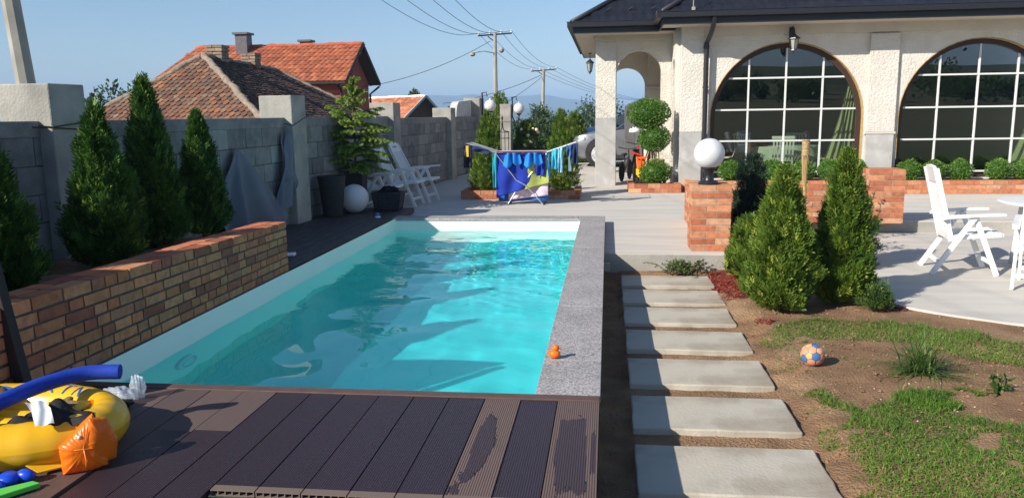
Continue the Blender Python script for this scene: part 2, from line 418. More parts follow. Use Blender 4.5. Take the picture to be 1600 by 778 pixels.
# ================================================================ TERRACE, PATIO, STEPPING STONES
mb = MB()
out = [(-4.9, 11.29), (-.028, 11.29), (-.028, 8.77), (1.40, 8.77), (1.40, 11.55), (12, 11.55), (12, 34), (-3.4, 34), (-3.6, 22)]
mb.prism([(x, y, -.10) for x, y in out], (0, 0, -.4))
o = mb.build('terrace', M['terrace'], origin=(0, 0, 0)); o['kind'] = 'structure'
mb = MB(); mb.box(-.026, 1.404, 8.762, 8.7685, -.5, -.112); mb.box(1.4015, 1.408, 8.7625, 11.54, -.5, -.112); mb.box(1.41, 12, 11.542, 11.549, -.5, -.112)
o = mb.build('terrace_plinth', M['concrete'], origin=(0, 0, 0)); o['kind'] = 'structure'
# rough plinth faces are the slab's own sides; patio lower slab with rounded edge
def smooth_poly(pts, k=6):
    P = []; n = len(pts)
    for i in range(n):
        p0, p1, p2, p3 = [Vector(pts[(i+j-1) % n]) for j in range(4)]
        for s in range(k):
            t_ = s/k; P.append(.5*((2*p1)+(-p0+p2)*t_+(2*p0-5*p1+4*p2-p3)*t_*t_+(-p0+3*p1-3*p2+p3)*t_**3))
    return P
arc = [(3.62, 11.55), (3.2, 10.6), (2.75, 9.3), (2.50, 8.3), (2.44, 7.6), (2.52, 7.25), (2.74, 6.98), (3.02, 6.75), (3.42, 6.52), (4.2, 6.25), (5.2, 6.1), (7, 6.0), (12, 5.9)]
ap = smooth_poly([(x, y, 0) for x, y in arc], 5)[:-10]
pts = [(p.x, p.y, -.262) for p in ap] + [(12, 5.9, -.262), (12, 11.548, -.262)]
mb = MB(); mb.prism(pts, (0, 0, -.2)); o = mb.build('patio', M['terrace'], origin=(0, 0, 0)); o['kind'] = 'structure'
path = thing('stepping_stone_path', 'row of rectangular concrete stepping slabs laid in brown soil beside the pool', 'path', (.6, 6, -.3)); COL.objects.unlink(path); bpy.data.objects.remove(path)
words = ['closest to the camera, broad and half shaded', 'second from the camera', 'third from the camera', 'middle one, with a damp dark rim', 'third from the terrace', 'second from the terrace, damp at its right end', 'farthest, next to the terrace plinth']
for k, yf in enumerate([4.09, 4.857, 5.623, 6.40, 7.175, 7.91, 8.655]):
    mb = MB(); n_ = 10; x0, x1, y0, y1 = .154, 1.096+random.uniform(-.01, .01), yf-.548, yf
    oc = []
    for i in range(n_): oc.append((x0+(x1-x0)*i/n_, y0+random.uniform(-.005, .005)))
    for i in range(6): oc.append((x1+random.uniform(-.005, .005), y0+(y1-y0)*i/6))
    for i in range(n_): oc.append((x1-(x1-x0)*i/n_, y1+random.uniform(-.005, .005)))
    for i in range(6): oc.append((x0+random.uniform(-.005, .005), y1-(y1-y0)*i/6))
    zt = -.320; tx, ty = random.uniform(-.008, .008), random.uniform(-.012, .012)
    mb.prism([(x, y, zt+tx*(x-.6)+ty*(y-yf+.27)) for x, y in oc], (0, 0, -.09))
    o = mb.build('stepping_stone', M['slab'], bevel=.009)
    tag(o, 'pale concrete stepping slab set in soil, ' + words[k], 'paving slab', 'stepping stones beside the pool')

# ================================================================ DECK
def deck_mat(name, dry, wet):
    m = bpy.data.materials.new(name); t, p = nodes(m); N = t.nodes.new; Lk = t.links.new
    tc = N('ShaderNodeTexCoord'); at = N('ShaderNodeAttribute'); at.attribute_name = 'col'
    sp = N('ShaderNodeSeparateColor'); Lk(at.outputs['Color'], sp.inputs[0])
    mp = N('ShaderNodeMapping'); mp.inputs['Scale'].default_value = (9, 1.6, 1); Lk(tc.outputs['Object'], mp.inputs[0])
    no = N('ShaderNodeTexNoise'); no.inputs['Scale'].default_value = 1.3; no.inputs['Detail'].default_value = 6; no.inputs['Roughness'].default_value = .7; Lk(mp.outputs[0], no.inputs['Vector'])
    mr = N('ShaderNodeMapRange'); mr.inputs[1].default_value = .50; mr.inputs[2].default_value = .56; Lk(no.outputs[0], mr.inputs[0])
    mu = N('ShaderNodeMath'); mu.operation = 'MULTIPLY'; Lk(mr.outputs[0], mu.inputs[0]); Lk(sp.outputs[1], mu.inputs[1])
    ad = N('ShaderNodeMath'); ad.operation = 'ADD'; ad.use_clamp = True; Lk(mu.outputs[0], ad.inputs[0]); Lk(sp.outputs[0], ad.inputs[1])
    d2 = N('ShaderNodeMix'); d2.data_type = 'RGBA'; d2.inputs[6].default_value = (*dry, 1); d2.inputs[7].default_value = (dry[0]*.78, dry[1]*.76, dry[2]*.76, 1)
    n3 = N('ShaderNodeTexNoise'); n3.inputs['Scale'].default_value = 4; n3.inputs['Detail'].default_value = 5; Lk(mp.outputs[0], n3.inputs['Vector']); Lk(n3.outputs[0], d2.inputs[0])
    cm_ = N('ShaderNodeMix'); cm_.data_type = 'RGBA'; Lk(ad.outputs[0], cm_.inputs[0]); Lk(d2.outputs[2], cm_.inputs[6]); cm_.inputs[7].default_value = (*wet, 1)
    vm = N('ShaderNodeMix'); vm.data_type = 'RGBA'; vm.blend_type = 'MULTIPLY'; vm.inputs[0].default_value = 1; Lk(cm_.outputs[2], vm.inputs[6]); Lk(sp.outputs[2], vm.inputs[7])
    Lk(vm.outputs[2], p.inputs['Base Color'])
    rr_ = N('ShaderNodeMapRange'); rr_.inputs[3].default_value = .75; rr_.inputs[4].default_value = .42; Lk(ad.outputs[0], rr_.inputs[0]); Lk(rr_.outputs[0], p.inputs['Roughness'])
    wv = N('ShaderNodeTexWave'); wv.wave_type = 'BANDS'; wv.bands_direction = 'X'; wv.inputs['Scale'].default_value = 31; Lk(tc.outputs['Object'], wv.inputs['Vector'])
    b = N('ShaderNodeBump'); b.inputs['Strength'].default_value = .8; b.inputs['Distance'].default_value = .0022; Lk(wv.outputs[0], b.inputs['Height']); Lk(b.outputs[0], p.inputs['Normal'])
    return m
M['deck'] = deck_mat('reeded_deck_board', (.145, .098, .085), (.034, .021, .027))
M['deck_trim'] = mat('deck_trim', (.125, .075, .062), (.10, .06, .05), 12, .6, .15, 60)
M['cut'] = mat('board_cut_end', (.16, .12, .10), rough=.8)
deck = thing('wooden_deck', 'dark brown reeded composite deck at the near end of the pool, partly wet', 'deck', (-1.5, 3.2, 0))
T = .026
modes = [(0, 0), (1, 0), (0, 0), (1, 0), (1, 0), (1, 0), (1, 0), (1, .0), (1, 0), (.25, 0), (.2, 0), (.25, 0), (.9, 0), (.9, 0), (1, 0), (1, 0)]  # wetness per board; on the leftmost ones it also paints in the screen's shadow
mb = MB(); ends = MB()
x1 = -.035; k = 0; joint = {9: 3.33, 10: 3.31, 12: 3.2}
while x1 > -2.98:
    x0 = (-.25-.188*k)
    if k == 0: x0 = -.25
    x0g = x0+.006
    yb = 2.80 if x0 > -1.62 else (2.1 if x0 > -2.14 else 2.91)
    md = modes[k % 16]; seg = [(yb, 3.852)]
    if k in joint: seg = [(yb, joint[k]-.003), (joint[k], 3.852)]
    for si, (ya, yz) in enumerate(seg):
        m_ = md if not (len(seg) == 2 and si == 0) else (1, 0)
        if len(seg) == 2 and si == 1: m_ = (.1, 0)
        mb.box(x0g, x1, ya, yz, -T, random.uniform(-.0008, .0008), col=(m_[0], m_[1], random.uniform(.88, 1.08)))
    if x0 > -1.62:                                          # hollow board ends
        wv = (x1-x0g); nb = 6; ya, yz = 2.757, 2.80
        ends.box(x0g, x1, ya, yz-.0005, -.005, -.0006); ends.box(x0g, x1, ya, yz-.0005, -T, -T+.005)
        for i in range(nb+1):
            xx = x0g+(wv-.004)*i/nb; ends.box(xx, xx+.004, ya, yz-.0005, -T+.005, -.005)
    x1 = x0; k += 1
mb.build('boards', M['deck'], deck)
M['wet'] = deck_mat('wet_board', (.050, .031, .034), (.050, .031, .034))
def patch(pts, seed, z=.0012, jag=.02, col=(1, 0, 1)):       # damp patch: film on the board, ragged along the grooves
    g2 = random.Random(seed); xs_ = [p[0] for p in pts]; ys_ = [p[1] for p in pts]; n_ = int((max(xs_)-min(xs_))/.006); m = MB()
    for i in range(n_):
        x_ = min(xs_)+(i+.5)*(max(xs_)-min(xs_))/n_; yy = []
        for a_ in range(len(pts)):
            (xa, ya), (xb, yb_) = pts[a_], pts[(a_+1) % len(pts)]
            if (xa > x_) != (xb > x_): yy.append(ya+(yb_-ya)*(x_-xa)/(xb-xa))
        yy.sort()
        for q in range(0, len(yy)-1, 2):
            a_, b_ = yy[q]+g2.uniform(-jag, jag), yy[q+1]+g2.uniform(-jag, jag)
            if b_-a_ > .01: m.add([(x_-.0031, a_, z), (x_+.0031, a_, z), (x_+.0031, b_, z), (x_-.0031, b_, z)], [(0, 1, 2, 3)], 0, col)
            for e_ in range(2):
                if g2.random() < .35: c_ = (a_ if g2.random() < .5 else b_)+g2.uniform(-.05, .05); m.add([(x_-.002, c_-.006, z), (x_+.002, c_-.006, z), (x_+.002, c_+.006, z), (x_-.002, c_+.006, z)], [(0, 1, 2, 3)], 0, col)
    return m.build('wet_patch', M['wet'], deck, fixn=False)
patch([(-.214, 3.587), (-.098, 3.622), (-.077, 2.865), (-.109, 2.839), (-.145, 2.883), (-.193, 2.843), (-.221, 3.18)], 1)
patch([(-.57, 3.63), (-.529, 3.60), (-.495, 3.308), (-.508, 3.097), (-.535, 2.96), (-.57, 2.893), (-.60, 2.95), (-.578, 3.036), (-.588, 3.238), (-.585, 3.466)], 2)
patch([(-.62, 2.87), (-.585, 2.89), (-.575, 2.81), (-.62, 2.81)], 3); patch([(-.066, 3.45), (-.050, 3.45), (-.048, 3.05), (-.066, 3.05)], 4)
for k_ in (4, 5, 6): pass
ends.build('hollow_ends', M['cut'], deck)
mb = MB(); mb.box(-3.0, -.033, 3.855, 3.925, -.05, .006); mb.build('pool_trim', M['deck_trim'], deck, bevel=.003)
mb = MB()
for i in range(5):
    y0 = 2.87-.155*(i+1); mb.box(-4.0, -2.235, y0, y0+.149, -T-.002, -.002, col=(0, .25, random.uniform(.8, 1)))
o = mb.build('cross_boards', M['deck'], deck)
mb = MB(); mb.box(-2.232, -2.15, 2.1, 2.905, -T, .004); mb.build('edge_board', M['deck_trim'], deck, bevel=.002)
mb = MB()
for y in (2.7, 3.3, 3.80): mb.box(-2.95, -.06, y, y+.05, -.12, -T-.003)
for x in (-2.6, -1.5, -.08): mb.box(x, x+.04, 2.2, 3.8, -.5, -.125)
mb.box(-.075, -.04, 2.9, 3.85, -.6, -T-.004)
mb.build('joists', M['darkwood'], deck)
mb = MB()
mb.box(-1.56, -.04, 2.0, 2.72, -.30, -.275, col=(0, .6, 1)); mb.build('lower_step', M['deck'], deck)
M['deck_dark'] = deck_mat('dark_deck_board', (.075, .058, .058), (.03, .024, .03))
ld = thing('side_deck', 'dark wooden deck strip between the block wall and the far left side of the pool', 'deck', (-3.7, 9.6, 0))
mb = MB()
for i in range(9):
    xb = -3.105-.148*i; mb.box(xb-.142, xb, 7.14, 12.24, -T, random.uniform(-.001, .001), col=(random.uniform(0, .4), .5, random.uniform(.8, 1.1)))
mb.build('boards', M['deck_dark'], ld)
mb = MB(); mb.box(-3.102, -3.075, 7.12, 12.27, -.075, .002); mb.box(-4.5, -3.103, 12.243, 12.268, -.11, .0); mb.build('edge_trim', M['deck_trim'], ld, bevel=.002)
mb = MB()
for y in (7.2, 8.4, 9.6, 10.8, 12.1): mb.box(-4.4, -3.11, y, y+.05, -.12, -T-.003)
mb.box(-4.5, -3.06, 7.13, 11.25, -.6, -.125); mb.build('joists', M['darkwood'], ld)

# ================================================================ BRICKWORK
PAL_OLD = [(.56, .19, .085), (.60, .235, .11), (.48, .155, .08), (.58, .24, .12), (.46, .18, .10), (.36, .12, .07), (.56, .25, .12), (.55, .21, .095)]
PAL_NEW = [(.52, .205, .10), (.56, .25, .125), (.47, .165, .08), (.60, .33, .19), (.52, .24, .13), (.43, .145, .07)]
def run(mb, core, p0, p1, th, z0, z1, course, lens, pal, gap=.012, rows=2, odd=None, ztop=None, inset=.008, jit=.0018):
    """Bricks laid along p0-p1 (2D); mortar core behind. ztop(u) -> extra height factor."""
    p0, p1 = Vector((*p0, 0)), Vector((*p1, 0)); d = p1-p0; L = d.length; d.normalize(); nrm = Vector((-d.y, d.x, 0))
    nc = max(1, round((z1-z0)/course)); ch = (z1-z0)/nc
    def P(u, s, z): 
        q = p0+d*u+nrm*s; return (q.x, q.y, z + (ztop(u/L)*(z-z0)/(z1-z0) if ztop else 0))
    def bx(m, u0, u1, s0, s1, a, b, col, j=0):
        vs = [P(u+random.uniform(-j, j), s+random.uniform(-j, j), z+random.uniform(-j, j)) for z in (a, b) for s in (s0, s1) for u in (u0, u1)]
        m.add(vs, [(0, 2, 3, 1), (4, 5, 7, 6), (0, 1, 5, 4), (2, 6, 7, 3), (0, 4, 6, 2), (1, 3, 7, 5)], 0, col)
    bx(core, inset, L-inset, -th/2+inset, th/2-inset, z0, z1-inset, (1, 1, 1))
    for c in range(nc):
        a, b = z0+c*ch+gap*.5, z0+(c+1)*ch-gap*.5
        if c == nc-1: b = z1
        for r_ in range(rows):
            s0 = -th/2+th*r_/rows+(gap/2 if r_ else 0); s1 = -th/2+th*(r_+1)/rows-(gap/2 if r_ < rows-1 else 0)
            u = -random.choice(lens)*(.5 if c % 2 else 0) if not odd else -lens[0]*.5*(c % 2)
            while u < L-1e-4:
                ln = random.choice(lens) if not odd else lens[0]
                u0, u1 = max(0, u), min(L, u+ln-gap)
                if L-(u+ln) < .05: u1 = L; ln = L-u+1
                if u1-u0 > .02:
                    q = random.choice(pal); f = random.uniform(.85, 1.15); bx(mb, u0, u1, s0, s1, a, b, (q[0]*f, q[1]*f, q[2]*f), jit)
                u += ln
def brick_pillar(name, cx, cy, wd, dp, z0, z1, label, cat='brick pillar', pal=PAL_NEW, group=None):
    t_ = thing(name, label, cat, (cx, cy, z0), group); b, c = MB(), MB()
    nc = round((z1-z0)/.075); ch = (z1-z0)/nc; i_ = .005
    c.box(cx-wd/2+i_, cx+wd/2-i_, cy-dp/2+i_, cy+dp/2-i_, z0, z1-.004)
    tb = .12
    def bk(x0, x1, y0, y1, a, bb):
        q = random.choice(pal); f = random.uniform(.88, 1.12); b.box(x0, x1, y0, y1, a, bb, col=(q[0]*f, q[1]*f, q[2]*f), j=.001)
    for k in range(nc):
        a, bb = z0+k*ch+.005, z0+(k+1)*ch-.005
        if k == nc-1: bb = z1
        s = wd*(.62 if k % 2 else .38); s2 = dp*(.38 if k % 2 else .62)
        for y0, y1 in ((cy-dp/2, cy-dp/2+tb), (cy+dp/2-tb, cy+dp/2)):
            bk(cx-wd/2, cx-wd/2+s-.005, y0, y1, a, bb); bk(cx-wd/2+s+.005, cx+wd/2, y0, y1, a, bb)
        for x0, x1 in ((cx-wd/2, cx-wd/2+tb), (cx+wd/2-tb, cx+wd/2)):
            bk(x0, x1, cy-dp/2+tb+.01, cy-dp/2+s2, a, bb) if s2 > tb+.05 else None
            bk(x0, x1, cy-dp/2+s2+.01, cy+dp/2-tb-.01, a, bb)
        if k == nc-1: bk(cx-wd/2+tb+.01, cx+wd/2-tb-.01, cy-dp/2+tb+.01, cy+dp/2-tb-.01, a, bb)
    b.build('bricks', M['brick'], t_); c.build('mortar', M['mortar_light'], t_)
    return t_
def brick_thing(name, label, cat, runs, pal=PAL_NEW, mort='mortar_light', group=None, origin=None, **kw):
    o3 = origin or (runs[0][0][0], runs[0][0][1], runs[0][3])
    t_ = thing(name, label, cat, o3, group); b, c = MB(), MB()
    for r_ in runs: run(b, c, r_[0], r_[1], r_[2], r_[3], r_[4], kw.get('course', .075), kw.get('lens', [.25]), pal, gap=kw.get('gap', .010), rows=r_[5] if len(r_) > 5 else 2, odd=kw.get('odd', True), ztop=kw.get('ztop'))
    b.build('bricks', M['brick'], t_); c.build('mortar', M[mort], t_)
    return t_
brick_thing('low_brick_wall', 'low wall of reclaimed mixed orange bricks along the near left side of the pool', 'brick wall',
            [((-3.165, 3.25), (-3.165, 7.12), .25, .0, .475)], PAL_OLD, 'mortar', lens=[.25, .125, .125, .18, .25], odd=False, course=.0675, gap=.014, ztop=lambda u: .055*(1-u), origin=(-3.165, 5.2, 0))
mb = MB(); mb.box(-3.3, -3.035, 2.5, 7.13, -.6, -.004); o = mb.build('wall_footing', M['concrete']); o['kind'] = 'structure'
brick_pillar('brick_pillar', 1.155, 9.165, .43, .43, -.1, .64, 'square brick pillar on the terrace corner carrying a white globe lamp')
brick_pillar('brick_pillar', 3.80, 11.46, .44, .40, -.1, .64, 'square brick pillar without a lamp, at the right end of the low garden wall')
brick_thing('garden_brick_wall', 'low red brick wall behind the garden conifers, running to the pillar without a lamp', 'brick wall', [((1.48, 11.50), (3.57, 11.50), .25, -.1, .42)])
brick_thing('garden_brick_wall', 'short stub of brick wall behind the pillar with the globe lamp', 'brick wall', [((1.24, 9.39), (1.24, 11.62), .25, -.1, .42)])
brick_thing('window_planter', 'long low brick planter under the arched windows, filled with clipped box balls', 'planter', [((1.50, 15.36), (9.5, 15.36), .12, -.1, .145, 1), ((1.56, 15.43), (1.56, 15.9), .12, -.1, .145, 1)])
brick_thing('thuja_planter', 'low rectangular brick planter behind the drying rack', 'planter', [((-2.71, 14.46), (-.5, 14.46), .12, -.1, .06, 1), ((-2.65, 14.53), (-2.65, 15.4), .12, -.1, .06, 1), ((-.56, 14.53), (-.56, 15.4), .12, -.1, .06, 1)])
brick_thing('corner_planter', 'small square brick planter holding the clipped ball topiary by the porch', 'planter', [((.41, 15.62), (1.42, 15.62), .12, -.1, .075, 1), ((.47, 15.69), (.47, 16.5), .12, -.1, .075, 1), ((1.36, 15.69), (1.36, 16.0), .12, -.1, .075, 1)])
for nm, (x0, x1, y0, y1, z) in dict(a=(1.62, 9.4, 15.42, 15.97, .11), b=(-2.6, -.61, 14.52, 15.4, .02), c=(.53, 1.30, 15.68, 16.5, .02)).items():
    mb = MB(); mb.grid(lambda u, v: (x0+(x1-x0)*u, y0+(y1-y0)*v, z+.012*fbm(u*30, v*9)), 30, 6); o = mb.build('planter_soil', M['soil'], smooth=True); o['kind'] = 'structure'

# ================================================================ BLOCK WALL
wx = lambda y: -4.8+.055*y                                  # pillar face line
bw = thing('block_wall', 'long grey concrete block boundary wall with tall square concrete piers on the left', 'wall', (-4.4, 11, -.1))
GREY = [(1, 1, 1), (.86, .87, .9), (1.12, 1.12, 1.1), (.95, .95, .97), (.8, .8, .82)]
PIL = [(1.75, 2.15, 1.74), (5.97, 6.38, 1.75), (10.34, 10.78, 1.745), (14.62, 15.04, 1.70), (18.95, 19.4, 1.63), (22.2, 22.75, 1.92)]
for i in range(len(PIL)-1):
    ya, yb = PIL[i][1]-.02, PIL[i+1][0]+.02; xa, xb = wx(ya)-.22, wx(yb)-.22
    b, c = MB(), MB(); zt = 1.45 if i < 3 else 1.41
    run(b, c, (xa, ya), (xb, yb), .2, -.3, zt-.13, .228, [.42], GREY, gap=.012, rows=1, odd=True, inset=.005, jit=.003)
    b.build('block_panel', M['block'], bw, bevel=0); c.build('panel_mortar', M['mortar'], bw)
    b = MB(); d = Vector((xb-xa, yb-ya, 0)).normalized(); b.bar((xa, ya, zt-.065), (xb, yb, zt-.065), .215, .13); b.build('ring_beam', M['block'], bw, bevel=.006)
for ya, yb, zt in PIL:
    b = MB(); n_ = 6
    x1a, x1b = wx(ya), wx(yb)
    b.add([(x1a-.46, ya, -.4), (x1a, ya, -.4), (x1b, yb, -.4), (x1b-.46, yb, -.4), (x1a-.46, ya, zt), (x1a, ya, zt), (x1b, yb, zt), (x1b-.46, yb, zt)],
          [(0, 1, 2, 3), (4, 5, 6, 7), (0, 1, 5, 4), (1, 2, 6, 5), (2, 3, 7, 6), (3, 0, 4, 7)])
    b.build('pier', M['concrete'], bw, bevel=.012)
# swept-up end of the wall before the gate pier
b = MB(); pts = []
y0, y1 = 19.9, 22.22
for i in range(13):
    a_ = i/12*math.pi/2; pts.append((wx(19.95)-.12, 19.95+.55*(1-math.cos(a_)), 1.40+.40*math.sin(a_)))
pts += [(wx(19.95)-.12, 22.21, 1.86), (wx(19.95)-.12, 22.21, 1.0), (wx(19.95)-.12, 19.95, 1.0)]
b.prism(pts, (-.18, 0, 0)); b.build('swept_end', mat('white_render', (.62, .61, .58), (.5, .5, .48), 5, .9, .3, 60), bw)
M['terrain_side'] = M['soil']

# ================================================================ HOUSE WITH ARCHED WINDOWS
def stucco(name, smoothz):
    m = mat(name, (.71, .675, .605), (.64, .60, .535), 2.5, .92, 0)
    t = m.node_tree; p = t.nodes['Principled BSDF']; N = t.nodes.new; Lk = t.links.new
    tc = N('ShaderNodeTexCoord')
    no = N('ShaderNodeTexVoronoi'); no.inputs['Scale'].default_value = 17; no.feature = 'SMOOTH_F1'
    n2 = N('ShaderNodeTexNoise'); n2.inputs['Scale'].default_value = 24; n2.inputs['Detail'].default_value = 6; n2.inputs['Roughness'].default_value = .65; n2.inputs['Distortion'].default_value = .4
    Lk(tc.outputs['Object'], n2.inputs['Vector']); Lk(tc.outputs['Object'], no.inputs['Vector'])
    r = N('ShaderNodeMapRange'); r.inputs[1].default_value = .36; r.inputs[2].default_value = .66; Lk(n2.outputs[0], r.inputs[0])
    b = N('ShaderNodeBump'); b.inputs['Strength'].default_value = .6; b.inputs['Distance'].default_value = .02
    Lk(r.outputs[0], b.inputs['Height']); Lk(b.outputs[0], p.inputs['Normal'])
    return m
M['stucco'] = stucco('roughcast_cream', 0)
M['plain'] = mat('plain_cream_plaster', (.58, .54, .465), (.52, .48, .415), 3, .85, .15, 30)
M['grey_plaster'] = mat('grey_plaster', (.43, .425, .41), (.36, .355, .34), 2.2, .9, .2, 40, c3=(.49, .48, .46), s3=5)
house = thing('house', 'cream roughcast house with black metal tile roof, big arched windows and open arched porch', 'house', (4, 16, -.1))
def arch_pts(cx, r, zs, n=28, ry=None): return [(cx - r*math.cos(math.pi*i/n), zs + (ry or r)*math.sin(math.pi*i/n)) for i in range(n+1)]
def arch_wall(mb, x0, x1, z0, z1, cx, r, zs, y0, y1, zb=None, ax='x', ry=None):
    """wall in plane y0..y1 with an arched opening down to zb"""
    zb = z0 if zb is None else zb; A = arch_pts(cx, r, zs, ry=ry); n = len(A)
    def p(x, y, z): return (x, y, z) if ax == 'x' else (y, x, z)
    for y in (y0, y1):
        k = [p(x0, y, z0), p(A[0][0], y, z0), p(A[0][0], y, zs), p(x0, y, zs), p(A[-1][0], y, z0), p(x1, y, z0), p(x1, y, zs), p(A[-1][0], y, zs)]
        mb.add(k, [(0, 1, 2, 3), (4, 5, 6, 7)])
        if zb > z0+.01: mb.add([p(A[0][0], y, z0), p(A[-1][0], y, z0), p(A[-1][0], y, zb), p(A[0][0], y, zb)], [(0, 1, 2, 3)])
        T = [(x0 + (x1-x0)*i/(n-1), z1) for i in range(n)]
        vs = [p(a, y, b) for a, b in A] + [p(a, y, b) for a, b in T]
        mb.add(vs, [(i, i+1, n+i+1, n+i) for i in range(n-1)])
        mb.add([p(x0, y, zs), p(A[0][0], y, zs), p(x0, y, z1)], [(0, 1, 2)]); mb.add([p(x1, y, zs), p(A[-1][0], y, zs), p(x1, y, z1)], [(0, 1, 2)])
    vs = []; B = [(A[0][0], zb)] + A + [(A[-1][0], zb)]
    for a, b in B: vs += [p(a, y0, b), p(a, y1, b)]
    mb.add(vs, [(2*i, 2*i+1, 2*i+3, 2*i+2) for i in range(len(B)-1)])
    mb.add([p(x0, y0, z0), p(x0, y1, z0), p(x0, y1, z1), p(x0, y0, z1)], [(0, 1, 2, 3)]); mb.add([p(x1, y0, z0), p(x1, y1, z0), p(x1, y1, z1), p(x1, y0, z1)], [(0, 1, 2, 3)])
    mb.add([p(x0, y0, z1), p(x1, y0, z1), p(x1, y1, z1), p(x0, y1, z1)], [(0, 1, 2, 3)])
    if zb > z0+.01: mb.add([p(A[0][0], y0, zb), p(A[-1][0], y0, zb), p(A[-1][0], y1, zb), p(A[0][0], y1, zb)], [(0, 1, 2, 3)])
EZ = 3.08                                                   # soffit height
FY = 16.0
W1, W2, WR, WZS = 3.42, 6.93, 1.44, 1.30
for x0, x1, cx in ((1.82, 5.18, W1), (5.18, 8.70, W2)):
    mb = MB(); arch_wall(mb, x0, x1, -.1, EZ-.10, cx, WR, WZS, FY, FY+.28, zb=.12)
    mb.build('front_wall', M['stucco'], house)
mb = MB(); mb.box(8.70, 11.5, FY, FY+.28, -.1, EZ-.1); mb.build('front_wall', M['stucco'], house)
# recess panel margins: plain plaster band around (proud pilasters and top band)
mb = MB(); mb.box(1.80, 11.5, FY-.045, FY-.002, EZ-.20, EZ-.003); mb.build('top_band', M['plain'], house, bevel=.004)
for x0, x1 in ((4.90, 5.42), (8.40, 8.92)):
    mb = MB(); mb.box(x0, x1, FY-.075, FY-.003, 1.03, EZ-.23); mb.build('pilaster', M['stucco'], house, bevel=.006)
    mb = MB(); mb.box(x0-.02, x1+.02, FY-.095, FY-.003, .985, 1.028); mb.build('pilaster_ledge', M['plain'], house, bevel=.006)
    mb = MB(); mb.box(x0+.01, x1-.01, FY-.08, FY-.003, .146, .983); mb.build('pilaster_base', M['grey_plaster'], house, bevel=.004)
# corner pillar
mb = MB(); mb.box(1.40, 1.83, FY-.09, FY+.30, 1.06, EZ-.003); mb.build('corner_pillar', M['stucco'], house, bevel=.01)
mb = MB(); mb.box(1.405, 1.825, FY-.085, FY+.295, -.1, 1.058); mb.build('corner_pillar_base', M['grey_plaster'], house, bevel=.008)
mb = MB(); mb.box(1.825, 1.985, FY-.03, FY-.003, .12, 1.02); mb.build('margin', M['grey_plaster'], house)
# side wall with narrow arch, facing left
mb = MB(); arch_wall(mb, FY+.30, 17.22, -.1, EZ-.003, 16.76, .27, 2.25, 1.33, 1.58, ax='y'); mb.build('side_wall', M['stucco'], house)
# porch front wall with arch, column
mb = MB(); arch_wall(mb, .165, 1.33, -.1, EZ-.13, .645, .47, 2.24, 17.25, 17.52, ry=.50)
mb.build('porch_front', M['stucco'], house)
mb = MB(); mb.box(-.265, .163, 17.2, 17.58, 1.34, EZ-.14); mb.build('porch_column', M['stucco'], house, bevel=.008)
mb = MB(); mb.box(-.27, .168, 17.195, 17.585, -.1, 1.338); mb.build('porch_column_base', M['grey_plaster'], house, bevel=.006)
mb = MB(); mb.box(-.31, 1.33, 17.16, 17.60, EZ-.14, EZ-.002); mb.build('porch_cornice', M['plain'], house, bevel=.01)
# back arch of the porch, its left beam and ceiling
mb = MB(); arch_wall(mb, -.27, 2.0, -.1, EZ-.003, .48, .47, 2.12, 21.0, 21.3); mb.build('porch_back', M['stucco'], house)
mb = MB(); mb.box(1.0, 1.45, 20.55, 20.98, -.1, 2.02); mb.box(.94, 1.5, 20.5, 20.985, 2.02, 2.10); mb.box(1.0, 1.45, 20.55, 20.98, 2.10, EZ-.003); mb.build('inner_pilaster', M['plain'], house, bevel=.006)
mb = MB(); mb.box(-.26, -.01, 17.62, 20.99, 2.62, EZ-.003); mb.build('porch_beam', M['stucco'], house)
mb = MB(); mb.box(-.5, 1.7, 17.3, 21.6, EZ, EZ+.03); mb.build('porch_ceiling', M['plain'], house)
mb = MB(); mb.box(1.60, 1.85, 17.23, 21.3, -.1, EZ-.002); mb.build('inner_side_wall', M['stucco'], house)
# room behind the windows
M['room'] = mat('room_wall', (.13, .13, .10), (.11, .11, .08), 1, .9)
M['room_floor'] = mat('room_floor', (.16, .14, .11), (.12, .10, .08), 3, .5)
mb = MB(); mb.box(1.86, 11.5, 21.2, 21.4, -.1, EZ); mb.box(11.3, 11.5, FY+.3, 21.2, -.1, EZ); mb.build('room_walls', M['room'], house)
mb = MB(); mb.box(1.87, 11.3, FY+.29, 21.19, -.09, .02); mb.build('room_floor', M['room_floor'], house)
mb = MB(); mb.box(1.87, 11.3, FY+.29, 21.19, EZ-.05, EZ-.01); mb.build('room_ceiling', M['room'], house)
# windows
M['frame_brown'] = mat('dark_brown_frame', (.05, .030, .022), rough=.45)
M['foam'] = mat('expanding_foam', (.50, .33, .14), (.36, .22, .08), 25, .9, .8, 60)
M['muntin'] = mat('muntin_white', (.62, .63, .62), rough=.4)
gm = bpy.data.materials.new('tinted_glass'); t, p = nodes(gm); t.nodes.remove(p); N = t.nodes.new
g1 = N('ShaderNodeBsdfGlossy'); g1.inputs['Roughness'].default_value = .0; g1.inputs['Color'].default_value = (.92, .96, 1, 1)
g2 = N('ShaderNodeBsdfTransparent'); g2.inputs[0].default_value = (.68, .76, .68, 1)
lw = N('ShaderNodeFresnel'); lw.inputs[0].default_value = 2.2; ms = N('ShaderNodeMixShader')
t.links.new(lw.outputs[0], ms.inputs[0]); t.links.new(g2.outputs[0], ms.inputs[1]); t.links.new(g1.outputs[0], ms.inputs[2]); t.links.new(ms.outputs[0], t.nodes['Material Output'].inputs[0])
M['glass'] = gm
